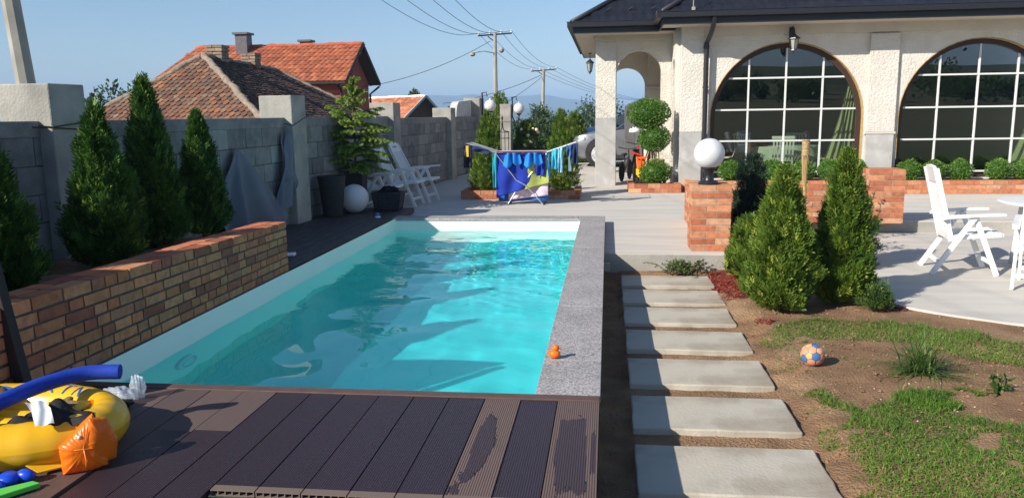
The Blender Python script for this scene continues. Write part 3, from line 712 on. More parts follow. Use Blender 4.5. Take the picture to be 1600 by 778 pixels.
def ring(mb, cx, r0, r1, zs, zb, y0, y1):
    A = [(cx-r0, zb)] + arch_pts(cx, r0, zs) + [(cx+r0, zb)]; B = [(cx-r1, zb)] + arch_pts(cx, r1, zs) + [(cx+r1, zb)]; n = len(A)
    vs = [(a, y0, b) for a, b in A] + [(a, y0, b) for a, b in B] + [(a, y1, b) for a, b in A] + [(a, y1, b) for a, b in B]; fs = []
    for i in range(n-1): fs += [(i, i+1, n+i+1, n+i), (2*n+i, 3*n+i, 3*n+i+1, 2*n+i+1), (i, 2*n+i, 2*n+i+1, i+1), (n+i, n+i+1, 3*n+i+1, 3*n+i)]
    for i in (0, n-1): fs.append((i, n+i, 3*n+i, 2*n+i))
    mb.add(vs, fs)
for cx, lab in ((W1, 'left'), (W2, 'right')):
    y = FY+.10
    mb = MB(); ring(mb, cx, WR-.105, WR-.012, WZS, .125, y, y+.07); mb.box(cx-WR+.106, cx+WR-.106, y, y+.07, .125, .20)
    fr_ = mb.build('window', M['frame_brown'], house, fixn=True)
    mb = MB(); ring(mb, cx, WR-.0125, WR+.004, WZS, .5, FY-.004, y+.03); mb.build('foam_seal', M['foam'], fr_)
    A = arch_pts(cx, WR-.1, WZS, 40); pg = [(cx-WR+.1, y+.035, .19)] + [(a, y+.035, b) for a, b in A] + [(cx+WR-.1, y+.035, .19)]
    mb = MB(); mb.add(pg, [tuple(range(len(pg)))]); mb.build('pane', M['glass'], fr_)
    mb = MB(); rr_ = WR-.1
    for dx in (-.70, 0, .69):
        zt = WZS + math.sqrt(rr_**2-dx**2); mb.box(cx+dx-.016, cx+dx+.016, y+.012, y+.034, .2, zt)
    for z in (.26, .87, 1.475, 2.08):
        hw = rr_ if z < WZS else math.sqrt(rr_**2-(z-WZS)**2); mb.box(cx-hw, cx+hw, y+.009, y+.0335, z-.016, z+.016)
    mb.build('muntins', M['muntin'], fr_)
    mb = MB(); mb.box(cx-WR+.02, cx+WR-.02, FY-.06, y-.004, .118, .145); mb.build('window_sill', M['muntin'], fr_, bevel=.004)
# roof: metal tiles
M['roof_metal'] = mat('black_metal_tile', (.012, .0125, .018), (.018, .019, .025), 3, .42, .05, 30, spec=.35)
M['soffit'] = mat('soffit_cream', (.60, .53, .42), (.55, .48, .38), 4, .7)
def metal_slope(mb, x0f, x1f, ye, ze, yr, zr, nu=None, pitch=.19):
    rows = 34
    def fn(u, v):
        xl, xr = x0f(v), x1f(v); x = xl+(xr-xl)*u; y = ye+(yr-ye)*v; z = ze+(zr-ze)*v
        s = (v*(yr-ye)/.34) % 1.0
        return (x, y, z + .026*abs(math.sin(math.pi*x/pitch)) + .032*(1-s))
    L = abs(x1f(0)-x0f(0)); mb.grid(fn, nu or int(L/.024), int(abs(yr-ye)/.34*6))
mb = MB(); rz = EZ+.16
metal_slope(mb, lambda v: 1.0+3.0*v, lambda v: 12.0, 15.33, rz, 18.7, rz+2.0)
mb.build('main_roof', M['roof_metal'], house, smooth=True, angle=50, fixn=False)
mb = MB(); metal_slope(mb, lambda v: -.72+2.7*v, lambda v: 4.0, 16.60, rz, 19.6, rz+1.78); mb.build('porch_roof', M['roof_metal'], house, smooth=True, angle=50, fixn=False)
mb = MB()                                                   # left facing slopes and ridge caps
mb.add([(-.72, 16.60, rz), (1.98, 19.6, rz+1.78), (1.98, 21.0, rz+1.78), (-.72, 24.0, rz)], [(0, 1, 2, 3)])
mb.add([(1.0, 15.33, rz), (4.0, 18.7, rz+2.0), (4, 20, rz+2.0), (1.0, 18, rz)], [(0, 1, 2, 3)])
mb.add([(-.72, 24, rz), (1.98, 21, rz+1.78), (12, 21, rz+1.9), (12, 24, rz)], [(0, 1, 2, 3)])
mb.add([(4, 18.7, rz+2), (12, 18.7, rz+2.), (12, 21.2, rz+1.75), (4, 21.2, rz+1.75)], [(0, 1, 2, 3)])
mb.build('side_slopes', M['roof_metal'], house)
mb = MB()
for a, b in (((-.74, 16.58, rz+.035), (1.98, 19.6, rz+1.83)), ((.98, 15.31, rz+.04), (4, 18.7, rz+2.04))): mb.tube([a, b], .055, 10)
mb.build('ridge_cap', M['roof_metal'], house, smooth=True)
for k in range(5):                                          # snow stoppers
    x = -.05+k*.19*1.2; mb = MB(); mb.bar((x, 17.02+.19*(k % 2)*2, rz+.30), (x+.1, 17.0+.19*(k % 2)*2, rz+.36), .05, .02); mb.build('snow_guard', M['black_metal'], house)
mb = MB()                                                   # gutters, fascia
def gutter(mb, a, b):
    mb.bar(a, b, .11, .10); mb.bar((a[0], a[1], a[2]+.055), (b[0], b[1], b[2]+.055), .13, .018)
gy, gx = 16.54, .93
gutter(mb, (-.80, gy, rz-.02), (gx+.05, gy, rz-.02)); gutter(mb, (gx, gy, rz-.021), (gx, 15.24, rz-.021)); gutter(mb, (gx-.06, 15.27, rz-.02), (12, 15.27, rz-.02)); gutter(mb, (-.78, 16.49, rz-.022), (-.78, 24.0, rz-.022))
mb.build('gutter', M['black_metal'], house, bevel=.012)
mb = MB()
mb.box(-.70, gx+.08, 16.605, 16.63, EZ-.03, rz-.01); mb.box(gx+.07, gx+.095, 15.36, 16.60, EZ-.03, rz-.012); mb.box(gx+.07, 12, 15.335, 15.358, EZ-.03, rz-.01); mb.box(-.72, -.70, 16.605, 24, EZ-.031, rz-.011)
mb.build('fascia', M['black_metal'], house)
mb = MB(); mb.box(-.698, 1.9, 16.632, 24, EZ-.025, EZ-.004+.002); mb.box(gx+.097, 12, 15.36, 16.0, EZ-.024, EZ+.004); mb.build('soffit', M['soffit'], house)
mb = MB(); x = 1.90
mb.tube([(x+.03, 15.28, rz-.05), (x+.03, 15.30, rz-.16), (x+.01, 15.55, EZ-.18), (x-.03, 15.86, EZ-.34), (x-.03, 15.88, .16)], .047, 12)
for z in (EZ-.42, 1.9, .9): mb.tube([(x-.03, 15.88, z), (x-.03, 15.88, z+.03)], .058, 12)
mb.build('downpipe', M['black_metal'], house, smooth=True, angle=40)
mb = MB(); mb.tube([(1.55, 15.33, rz+.06), (1.55, 15.33, rz+.6)], .01, 6); mb.box(1.52, 1.58, 15.29, 15.35, rz+.05, rz+.11); mb.build('lightning_rod', M['concrete'], house)
# lanterns
M['lamp_glass'] = mat('frosted_lamp_glass', (.55, .55, .52), rough=.2, trans=.4)
def lantern(loc, lab, hang):
    t_ = thing('lantern', lab, 'wall lamp', loc); x, y, z = loc
    mb = MB()
    if hang: mb.tube([(x, y, z+.50), (x, y, z+.30)], .008, 6); mb.lathe([(.04, 0), (.04, .02)], (x, y, z+.49), 12)
    else:
        mb.box(x-.045, x+.045, y+.20, y+.245, z+.30, z+.50); mb.tube([(x, y+.21, z+.46), (x, y+.12, z+.50), (x, y+.02, z+.46), (x, y, z+.40)], .013, 8)
    mb.build('bracket', M['black_metal'], t_)
    mb = MB(); mb.lathe([(.012, .40), (.02, .37), (.03, .35), (.115, .285), (.12, .27), (.09, .268)], (x, y, z), 6); mb.lathe([(.055, .075), (.06, .06), (.03, .045), (.014, .01), (.001, -.005)], (x, y, z), 6)
    for k in range(6):
        a = 2*math.pi*(k+.5)/6; mb.tube([(x+.09*math.cos(a), y+.09*math.sin(a), z+.27), (x+.052*math.cos(a), y+.052*math.sin(a), z+.07)], .007, 5)
    mb.build('cage', M['black_metal'], t_)
    mb = MB(); mb.lathe([(.046, .076), (.082, .266)], (x, y, z), 6); mb.build('lamp_glass', M['lamp_glass'], t_)
lantern((3.45, 15.72, 2.50), 'black six sided lantern on a bracket above the left arched window', False)
lantern((-.45, 20.0, 2.40), 'small black lantern hanging under the left eave of the porch', True)
# inside the room: table with lace cloth, plastic chairs, curtain
M['lace'] = mat('lace_cloth', (.62, .70, .58), (.50, .58, .46), 20, .9, trans=.3)
ct = MB(); cx, cy = 3.6, 17.6
def cl(u, v):
    a = 2*math.pi*u; r = .80*min(1, v*2); z = .72-(max(0, v-.5)*2)*.5; r += max(0, v-.5)*.24*(1+.5*math.sin(14*a)); return (cx+r*math.cos(a)*1.05, cy+r*math.sin(a), z)
ct.grid(cl, 90, 14); o = ct.build('tablecloth', M['lace'], smooth=True); tag(o, 'pale green lace cloth on the round table seen through the left arched window', 'tablecloth')
tt = thing('dining_table', 'round table under the lace cloth inside the left arched window', 'table', (cx, cy, .02)); mb = MB(); mb.lathe([(.02, .69), (.80, .69), (.80, .715), (.02, .715)], (cx, cy, 0), 32); mb.build('table_top', M['white'], tt)
for a in range(4):
    mb = MB(); x, y = cx+.5*math.cos(a*1.57+.7), cy+.5*math.sin(a*1.57+.7); mb.tube([(x, y, .02), (x, y, .69)], .025, 8); mb.build('leg', M['white'], tt)
M['cream_chair'] = mat('cream_plastic', (.70, .68, .60), rough=.4)
def plastic_chair(loc, rz, lab):
    t_ = thing('plastic_chair', lab, 'chair', loc, 'plastic chairs around the indoor table'); t_.rotation_euler = (0, 0, rz)
    WO[t_.name] = (0, 0, 0)
    mb = MB(); mb.box(-.23, .23, -.22, .22, .42, .45); mb.build('seat', M['cream_chair'], t_, bevel=.01)
    mb = MB()
    for k in range(7): mb.bar((-.235-.0*k, -.19+.063*k, .45), (-.32, -.19+.063*k, .88), .035, .012, up=(1, 0, 0))
    mb.bar((-.32, -.23, .90), (-.32, .23, .90), .05, .06); mb.build('backrest', M['cream_chair'], t_)
    for sx in (-1, 1):
        for sy in (-1, 1): mb = MB(); mb.tube([(sx*.25, sy*.23, 0), (sx*.21, sy*.20, .42)], .022, 8); mb.build('leg', M['cream_chair'], t_)
plastic_chair((2.55, 17.9, .02), 0, 'leftmost pale plastic chair at the indoor table')
plastic_chair((3.2, 18.7, .02), -1.2, 'pale plastic chair behind the indoor table, on its left')
plastic_chair((4.2, 18.6, .02), -1.9, 'pale plastic chair behind the indoor table, on its right')
plastic_chair((4.62, 17.1, .02), 2.4, 'rightmost pale plastic chair at the indoor table, near the curtain')
plastic_chair((3.5, 16.75, .02), 1.57, 'pale plastic chair on the window side of the indoor table')
M['curtain'] = mat('green_curtain', (.52, .58, .34), (.45, .50, .28), 4, .9, trans=.4)
def curtain(x0, x1, side, lab):
    mb = MB()
    def fn(u, v):
        z = 2.7-2.6*v; wv = .22+.95*abs(v-.0)**.8 if side else 1; x = x1-(x1-x0)*u*(.12+.88*v**1.5)
        return (x, 16.62+.05*math.sin(u*28)+.1*v, z)
    mb.grid(fn, 50, 16); o = mb.build('curtain', M['curtain'], smooth=True); tag(o, lab, 'curtain')
curtain(4.25, 4.90, True, 'light green curtain drawn to the right side of the left arched window')
curtain(7.75, 8.55, True, 'yellow green curtain at the right side of the right arched window')

# ================================================================ NEIGHBOURING ROOFS
def lerp(a, b, t): return tuple(a[i]+(b[i]-a[i])*t for i in range(3))
DIM = [1.0]
def tile_face(mb, A, B, C, D, row, wd, pal, th=.03, round_=True, jit=.012):
    """A bottom-left, B bottom-right, C top-right, D top-left."""
    A, B, C, D = map(Vector, (A, B, C, D)); h = ((D+C)/2-(A+B)/2).length; nr = max(1, int(h/row)); up = ((D+C)/2-(A+B)/2).normalized()
    n = (B-A).cross(D-A).normalized()
    if n.z < 0: n = -n
    for r in range(nr):
        v0 = r/nr; L_, R_ = A.lerp(D, v0), B.lerp(C, v0); wlen = (R_-L_).length; nt_ = max(1, int(wlen/wd)); ex = (R_-L_).normalized() if wlen > 1e-3 else (B-A).normalized()
        off = .5 if r % 2 and round_ else 0
        for i in range(nt_+1):
            s = (i-off)*wd
            if s < -.01 or s+wd > wlen+wd*.6: continue
            q = L_+ex*s + n*random.uniform(0, jit); c = random.choice(pal); f = random.uniform(.82, 1.18); c = tuple(k*f*DIM[0] for k in c)
            g_ = wd*.95; lift = n*th; lo = up*random.uniform(-jit, jit)
            if round_:
                pts = [q+lo+ex*0+up*.03, q+lo+ex*g_*.25-up*.03, q+lo+ex*g_*.5-up*.045, q+lo+ex*g_*.75-up*.03, q+lo+ex*g_+up*.03]
            else:
                pts = [q+lo, q+lo+ex*g_*.3+n*.03, q+lo+ex*g_*.6+n*.03, q+lo+ex*g_-n*.005]
            m = len(pts); top = [q+up*row*1.15, q+ex*g_+up*row*1.15]
            bt = [p_+lift for p_ in pts]
            if round_:
                vs = bt + [top[1]+n*.004, top[0]+n*.004] + pts; fs = [tuple(range(m+2))] + [(k, k+1, m+2+k+1, m+2+k) for k in range(m-1)]
            else:
                tp = [p_+up*row*1.12-n*.0 for p_ in pts]; vs = bt+tp+pts; fs = [(k, k+1, m+k+1, m+k) for k in range(m-1)] + [(k, k+1, 2*m+k+1, 2*m+k) for k in range(m-1)]
            mb.add(vs, fs, 0, c)
M['tile'] = mat('clay_tile', (1, 1, 1), (.7, .68, .66), 6, .9, .3, 30, attr='col', c3=(1.15, 1.1, 1.0), s3=2)
M['tile_bed'] = mat('roof_underlay', (.12, .075, .055), rough=.95)
oh = thing('old_house', 'old hipped house with weathered brown beaver tail tiles behind the block wall', 'house', (-10, 19, -1.5))
R1, R2 = (-10.49, 20, 3.07), (-11.0, 25.7, 3.0); C_, L_, D_, E_ = (-7.05, 16.55, .95), (-14.2, 18.6, .95), (-6.9, 26.2, .95), (-15.2, 27.5, .95)
BRN = [(.22, .13, .09), (.27, .155, .105), (.18, .105, .08), (.30, .19, .13), (.25, .12, .08), (.21, .14, .11), (.34, .16, .09)]
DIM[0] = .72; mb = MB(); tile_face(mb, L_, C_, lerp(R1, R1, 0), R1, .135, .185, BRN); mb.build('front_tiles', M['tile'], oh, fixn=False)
mb = MB(); tile_face(mb, C_, D_, R2, R1, .15, .20, [(.16, .10, .075), (.2, .12, .09), (.13, .085, .07)], jit=.02); mb.build('side_tiles', M['tile'], oh, fixn=False)  # darker palette than the front: the shade of this slope is painted into it
mb = MB(); dz = Vector((0, 0, -.02))
q = [tuple(Vector(p_)+dz) for p_ in (L_, C_, D_, E_, R1, R2)]; mb.add(q, [(0, 1, 4), (1, 2, 5, 4), (2, 3, 5), (3, 0, 4, 5)]); mb.build('roof', M['tile_bed'], oh)
mb = MB(); M['rmortar'] = mat('ridge_mortar', (.33, .27, .21), (.22, .17, .13), 12, .95, 1, 30, bdist=.03)
def ridge(mb, a, b, r=.09, n=None):
    a, b = Vector(a), Vector(b); n = n or int((b-a).length/.16); pts = [a.lerp(b, i/n)+Vector((random.uniform(-.02, .02), random.uniform(-.02, .02), random.uniform(-.015, .03))) for i in range(n+1)]
    mb.tube(pts, [r*random.uniform(.8, 1.25) for _ in pts], 8)
for a, b in ((R1, L_), (R1, C_), (R2, D_)): ridge(mb, a, b, .085)
ridge(mb, R1, R2, .07); mb.build('ridge_mortar', M['rmortar'], oh, smooth=True)
mb = MB(); mb.prism([(-13.6, 19.0, -1.6), (-7.5, 17.2, -1.6), (-7.4, 25.8, -1.6), (-14.6, 27, -1.6)], (0, 0, 2.6)); mb.build('wall', M['plain'], oh)
def chimney(name, x, y, w_, z0, z1, par, pal):
    b, c = MB(), MB(); k = int((z1-z0)/.09)
    c.box(x-w_/2+.012, x+w_/2-.012, y-w_/2+.012, y+w_/2-.012, z0, z1-.02)
    for i in range(k):
        z = z0+i*.09; o_ = .0 if i < k-2 else .02
        for sy in (0, 1):
            for sx in (0, 1):
                q = random.choice(pal); s = .6 if (i+sy) % 2 else .4; xa, xb = (x-w_/2-o_, x-w_/2+w_*s-.008) if sx == 0 else (x-w_/2+w_*s+.008, x+w_/2+o_)
                ya, yb = (y-w_/2-o_, y-.01) if sy == 0 else (y+.01, y+w_/2+o_)
                b.box(xa, xb, ya, yb, z+.01, z+.082, col=q, j=.006)
    ch = b.build(name, M['brick'], par); c.build('chimney_mortar', M['mortar'], ch); return ch
CH = [(.33, .24, .18), (.27, .19, .14), (.38, .28, .2), (.3, .2, .15)]
chimney('chimney', -10.55, 20.9, .42, 2.6, 3.42, oh, CH); chimney('chimney', -10.85, 23.6, .42, 2.4, 3.42, oh, CH)
DIM[0] = 1.0
# red rendered house
M['redwall'] = mat('red_render', (.42, .085, .06), (.36, .07, .05), 2, .85, .1, 30)
rh = thing('red_house', 'red rendered house with a bright orange interlocking tile roof behind the old house', 'house', (-18, 42, -1))
ORG = [(.40, .125, .06), (.35, .10, .05), (.46, .16, .08), (.37, .12, .06)]
ez, rdz = 3.14, 5.05; xg = -12.55; yE, yR, yB = 37.2, 40.0, 42.8
A, B, C2, D2 = (-22.6, yE, ez), (xg+.15, yE, ez), (xg+.15, yR, rdz), (-21.35, yR, rdz)
mb = MB(); tile_face(mb, A, B, C2, D2, .36, .27, ORG, round_=False, jit=.004); mb.build('roof_tiles', M['tile'], rh, fixn=False)
mb = MB(); mb.add([(-22.6, yE, ez-.03), (xg+.15, yE, ez-.03), (xg+.15, yR, rdz-.03), (-21.35, yR, rdz-.03), (xg+.15, yB, ez-.03), (-22.6, yB, ez-.03)], [(0, 1, 2, 3), (3, 2, 4, 5), (5, 0, 3)]); mb.build('roof', M['tile_bed'], rh)
mb = MB(); ridge(mb, (-21.4, yR, rdz+.03), (xg+.2, yR, rdz+.03), .10, 40); mb.build('ridge_tiles', mat('ridge_tile', (.48, .13, .06), (.4, .1, .05), 5, .9), rh, smooth=True)
mb = MB(); mb.prism([(xg-.35, yE+.5, -2), (xg-.35, yB-.5, -2), (xg-.35, yB-.5, ez+.1), (xg-.35, yR, rdz-.2), (xg-.35, yE+.5, ez+.1)], (-9, 0, 0)); mb.build('wall', M['redwall'], rh)
mb = MB(); mb.bar((xg+.16, yE-.05, ez+.0), (xg+.16, yR, rdz+.02), .05, .2); mb.bar((xg+.16, yB+.05, ez), (xg+.16, yR, rdz+.02), .05, .2); mb.box(-22.5, xg+.1, yE-.12, yE-.02, ez-.12, ez-.02); mb.build('bargeboard', M['darkwood'], rh)
mb = MB(); mb.tube([(xg-.3, yE-.1, ez-.1), (xg-.3, yE+.42, ez-.4), (xg-.3, yE+.42, -1)], .06, 8); mb.build('downpipe', M['darkwood'], rh); mb = MB(); mb.tube([(xg+.1, yB, ez-.1), (xg-.3, yB-.4, ez-.5), (xg-.3, yB-.4, -1)], .06, 8); mb.build('downpipe', M['darkwood'], rh)
mb = MB(); mb.box(xg-.36, xg-.345, 38.6, 39.5, 1.6, 2.9); mb.build('window', M['frame_brown'], rh)
M['sheet'] = mat('grey_sheet_metal', (.13, .12, .13), (.10, .09, .10), 5, .5)
for x, y, z1, w_ in ((-18.6, 39.7, 5.75, .62), (-15.45, 40.2, 5.36, .5)):
    mb = MB(); mb.box(x-w_/2, x+w_/2, y-w_/2, y+w_/2, 4.6, z1-.12); mb.box(x-w_/2-.1, x+w_/2+.1, y-w_/2-.1, y+w_/2+.1, z1-.10, z1); mb.box(x-.06, x+.06, y-w_/2-.01, y-w_/2-.002, z1-.5, z1-.38); mb.build('chimney', M['sheet'], rh, bevel=.01)
# small far house with gable
fh = thing('gabled_house', 'small house with orange roof and dark wooden gable beyond the block wall', 'house', (-15, 57, -1))
ap_, re_, fe, be = (-12.7, 55, 2.80), (-19.9, 60, 2.80), (-13.9, 52.8, 1.1), (-11.6, 57.0, 1.1)
fe2 = (-21.1, 57.8, 1.1); be2 = (-18.8, 62, 1.1)
mb = MB(); tile_face(mb, fe2, fe, ap_, re_, .4, .3, [(.50, .19, .10), (.45, .16, .085), (.54, .23, .13)], round_=False, jit=.003); mb.build('roof_tiles', M['tile'], fh, fixn=False)
mb = MB(); d_ = Vector((0, 0, -.04)); q = [tuple(Vector(p_)+d_) for p_ in (fe2, fe, ap_, re_, be, be2)]; mb.add(q, [(0, 1, 2, 3), (3, 2, 4, 5)]); mb.build('roof', M['tile_bed'], fh)
ridge_ = MB(); ridge(ridge_, ap_, re_, .09, 30); ridge_.build('ridge_tiles', M['tile'], fh, smooth=True)
mb = MB(); o_ = Vector((-.35, .25, 0)); g3 = [Vector(fe)+o_+Vector((.15, .25, -.1)), Vector(be)+o_+Vector((-.15, -.25, -.1)), Vector(ap_)+o_+Vector((0, 0, -.15))]; mb.add(g3, [(0, 1, 2)])
mb.add([g3[0], g3[1], g3[1]+Vector((0, 0, -3)), g3[0]+Vector((0, 0, -3))], [(0, 1, 2, 3)]); mb.add([g3[0], g3[0]+Vector((-7, 5, 0)), g3[0]+Vector((-7, 5, -3)), g3[0]+Vector((0, 0, -3))], [(0, 1, 2, 3)])
mb.build('gable', mat('brown_boards', (.11, .06, .035), (.07, .04, .025), 4, .8, stretch=(6, 6, .5)), fh)
mb = MB(); mb.bar(Vector(fe)+Vector((.03, -.05, 0)), Vector(ap_)+Vector((.05, 0, .02)), .06, .16); mb.bar(Vector(be)+Vector((.03, .05, 0)), Vector(ap_)+Vector((.05, 0, .02)), .06, .16); mb.build('bargeboard', mat('white_board', (.5, .5, .48)), fh)
mb = MB(); mb.tube([Vector(be)+Vector((0, 0, -.2)), Vector(be)+Vector((.1, .2, .9)), Vector(be)+Vector((.1, .2, 1.0))], .07, 8); mb.build('flue_pipe', M['darkwood'], fh)
hh = thing('hillside_house', 'tiny house with brown roof far off between the bushes and the second utility pole', 'house', (-18, 130, -7))
mb = MB(); mb.box(-20.0, -14.6, 128, 134, -7, -3.9); mb.build('wall', mat('tan_render', (.45, .36, .27)), hh)
mb = MB(); mb.prism([(-20.6, 127.5, -3.9), (-14.2, 127.5, -3.9), (-17.4, 127.5, -1.7)], (0, 7, 0)); mb.build('roof', mat('brown_roof', (.2, .11, .08)), hh)

# ================================================================ UTILITY POLES AND CABLES
M['pole'] = mat('pole_concrete', (.40, .385, .34), (.33, .315, .28), 2, .85, .2, 30, c3=(.25, .24, .21), s3=1.5)
def pole(x, y, z0, z1, r0, r1, lean, lab, arm=True, ang=0.0):
    t_ = thing('utility_pole', lab, 'utility pole', (x, y, z0)); mb = MB()
    tx, ty = x+lean[0], y+lean[1]; mb.tube([(x, y, z0), (tx, ty, z1)], [r0, r1], 8); mb.build('pole', M['pole'], t_)
    pts = []
    if arm:
        ca, sa = math.cos(ang), math.sin(ang); mb = MB(); w_ = .95
        mb.bar((tx-w_*ca, ty-w_*sa, z1-.15), (tx+w_*ca, ty+w_*sa, z1-.02), .08, .08); mb.bar((tx-.4*ca, ty-.4*sa, z1-.18), (tx, ty, z1-.5), .05, .05); mb.build('crossarm', M['dark_iron'], t_)
        for q in (-.92, -.3, .35, .92):
            p_ = (tx+q*ca, ty+q*sa, z1-.08+.07*q); mb = MB(); mb.lathe([(.02, .0), (.05, .05), (.035, .1), (.05, .14), (.02, .2)], p_, 8); mb.build('insulator', M['white'], t_); pts.append((p_[0], p_[1], p_[2]+.15))
    return t_, pts
p1, i1 = pole(-6.35, 45, -1.2, 5.95, .15, .10, (0.04, 0), 'grey concrete utility pole with crossarm rising behind the tall thuja', ang=.2)
mb = MB(); mb.tube([(-6.35, 44.9, 4.85), (-6.9, 44.6, 4.95), (-7.4, 44.4, 4.85)], .03, 6); mb.lathe([(.03, .1), (.14, .05), (.16, -.08), (.05, -.14)], (-7.5, 44.4, 4.8), 12); mb.ball((-5.95, 45, 5.0), .15, 10); mb.build('street_light', M['pole'], p1)
p2, i2 = pole(-5.0, 60, -1.6, 4.75, .17, .11, (.22, 0), 'slightly leaning grey utility pole between the two bush clumps', ang=.1)
p3, _ = pole(-9.15, 12, -.8, 7.2, .16, .11, (-.62, 0), 'thick leaning concrete pole at the far left behind the block wall', arm=False)
p4, i4 = pole(-3.6, -9, -.5, 7.6, .15, .10, (0, 0), 'concrete utility pole standing behind the photographer', ang=.1)
def cable(a, b, sag, r, lab, n=24):
    a, b = Vector(a), Vector(b); pts = [a.lerp(b, i/n)-Vector((0, 0, 4*sag*(i/n)*(1-i/n))) for i in range(n+1)]; mb = MB(); mb.tube(pts, [max(.004, min(r, .0003*p_.y+.001)) for p_ in pts], 5); o = mb.build('cable', M['wire'], smooth=True)
    tag(o, lab, 'cable', 'overhead cables'); return o
nm = ['outermost left', 'second from left', 'third from left', 'outermost right']
for k in range(4):
    cable(i1[k], i4[k], 2.2, .011, nm[k] + ' of the four overhead wires from the top edge')
    cable(i1[k], i2[k], .5, .011, nm[k] + ' of the four wires between the two utility poles')
    cable(i2[k], (7+k*.3, 105, 3.2), 1.0, .012, nm[k] + ' of the wires running right from the farther pole')
cable((-6.6, 45, 5.5), (-12.4, 39.5, 2.9), .35, .02, 'thick black service cable from the nearer pole to the red house')
cable((-5.0, 60, 4.3), (-11.9, 57, 2.3), .3, .02, 'black cable from the farther pole to the small gabled house')
cable((-4.9, 60, 4.2), (-9, 50, 1.0), .3, .016, 'thin lower cable running down left from the farther pole')

# ================================================================ VEGETATION
M['thuja'] = leafmat('thuja_leaf', (.035, .085, .012), (.17, .26, .03), (.32, .38, .06), trans=.3)
M['thuja_dark'] = leafmat('dark_thuja_leaf', (.018, .055, .010), (.08, .18, .028), (.22, .34, .06), trans=.25)
M['juniper'] = leafmat('dark_juniper', (.008, .022, .012), (.025, .055, .028), trans=.15)
M['box_leaf'] = leafmat('boxwood_leaf', (.04, .11, .014), (.12, .25, .03), (.22, .33, .06), rough=.4, trans=.3)
M['olive_leaf'] = leafmat('grey_green_leaf', (.035, .065, .03), (.10, .16, .07), (.17, .22, .12), trans=.3)
M['bush_leaf'] = leafmat('bush_leaf', (.03, .07, .018), (.10, .18, .04), (.22, .28, .07), trans=.35)
M['yellow_leaf'] = leafmat('yellow_green_leaf', (.12, .18, .02), (.38, .38, .05), (.55, .45, .06), trans=.4)
M['spruce'] = leafmat('spruce_needle', (.04, .11, .02), (.16, .27, .04), (.38, .48, .08), rough=.6, trans=.2)

def thuja(loc, h, r, n, m, lab, seed, cat='conifer', group=None, name='thuja_tree', skew=(0, 0), lobes=.18, L=.068, tight=.80, bottom=.07):
    g_ = np.random.default_rng(seed); t_ = thing(name, lab, cat, loc, group); x0, y0, z0 = loc
    ph = g_.uniform(0, 6.28, 6)
    def rad(a, t):
        base = (1-t)**tight*(1-np.exp(-(t+.03)/bottom)) 
        lump = 1+lobes*(np.sin(3*a+9*t+ph[0])+.8*np.sin(5*a-14*t+ph[1])+.7*np.sin(2*a+23*t+ph[2])+.6*np.sin(7*a+31*t+ph[3]))*.5
        return r*base*lump
    t = g_.beta(1.05, 1.45, n); a = g_.uniform(0, 2*math.pi, n); f = 1-g_.random(n)**2*.5+(g_.random(n) < .06)*g_.uniform(0, .22, n)
    rr = rad(a, t)*f
    P = np.stack([x0+rr*np.cos(a)+skew[0]*t, y0+rr*np.sin(a)+skew[1]*t, z0+.03+t*h*.97], 1)
    D = np.stack([np.cos(a)*.5, np.sin(a)*.5, .85+.6*t], 1)+g_.normal(size=(n, 3))*.26
    k = 30                                                       # leader shoots at the tip
    P[:k] = np.array([x0+skew[0], y0+skew[1], z0+h*.9])+g_.normal(size=(k, 3))*[.02, .02, .05]; D[:k] = [0, 0, 1]+g_.normal(size=(k, 3))*.25
    Ls = g_.uniform(.7, 1.35, n)*L
    v = np.clip(g_.beta(2, 2.6, n)*.9+.12*np.sin(4*a+12*t), 0, .82); v[g_.random(n) < .10] = 1.0
    P2, D2, L2, S2, I2 = spray(P, D, Ls, 6)
    def cf(aa, tt): q = float(rad(np.array(aa), np.array(min(tt, .985))))*.48; return (x0+q*math.cos(aa)+skew[0]*tt, y0+q*math.sin(aa)+skew[1]*tt, z0+.04+tt*h*.9)
    leafmesh('foliage', P2, D2, L2*1.2, L2*.17, m, t_, var=np.clip(v[I2]+g_.normal(size=len(I2))*.06, 0, 1), S=S2, core=core_surf(cf))
    mb = MB(); mb.tube([(x0, y0, z0-.05), (x0, y0, z0+h*.5)], [.03, .015], 8); mb.build('trunk', M['bark'], t_)
    return t_
# four beside the wall (X -3.7)
thuja((-3.90, 4.45, .30), 1.22, .36, 4800, M['thuja_dark'], 'dark thuja cut off by the left edge, in front of the block wall', 11)
thuja((-3.90, 5.68, .30), 1.22, .31, 4800, M['thuja_dark'], 'dark conical thuja right of the nearest big pier, second from the left', 12)
thuja((-4.12, 6.72, .28), 1.52, .30, 4800, M['thuja_dark'], 'tallest of the conical thujas behind the low brick wall', 13, lobes=.2)
thuja((-4.12, 7.60, .25), 1.24, .26, 4400, M['thuja_dark'], 'rightmost dark thuja behind the low brick wall, beside the hanging grey sheet', 14)
thuja((-2.29, 14.95, .0), 1.52, .36, 2600, M['thuja'], 'pointed thuja left of the drying rack in the low brick planter', 15, bottom=.05)
thuja((-.88, 14.95, .0), 1.50, .40, 2600, M['thuja'], 'broader thuja right of the drying rack in the low brick planter', 16, bottom=.05)
thuja((1.52, 7.02, -.30), 1.24, .32, 8200, M['thuja'], 'big feathery conifer left of the bamboo torch', 17, L=.072, lobes=.26, tight=.75)
thuja((2.10, 7.28, -.30), 1.36, .28, 8200, M['thuja'], 'big dark green conifer beside the patio, right of the bamboo torch', 18, L=.072, lobes=.28, tight=.75)
thuja((1.52, 8.28, -.30), .62, .25, 2600, M['thuja'], 'low spreading yellow green conifer in front of the globe lamp pillar', 19, L=.08, tight=.3, name='low_conifer', lobes=.25)
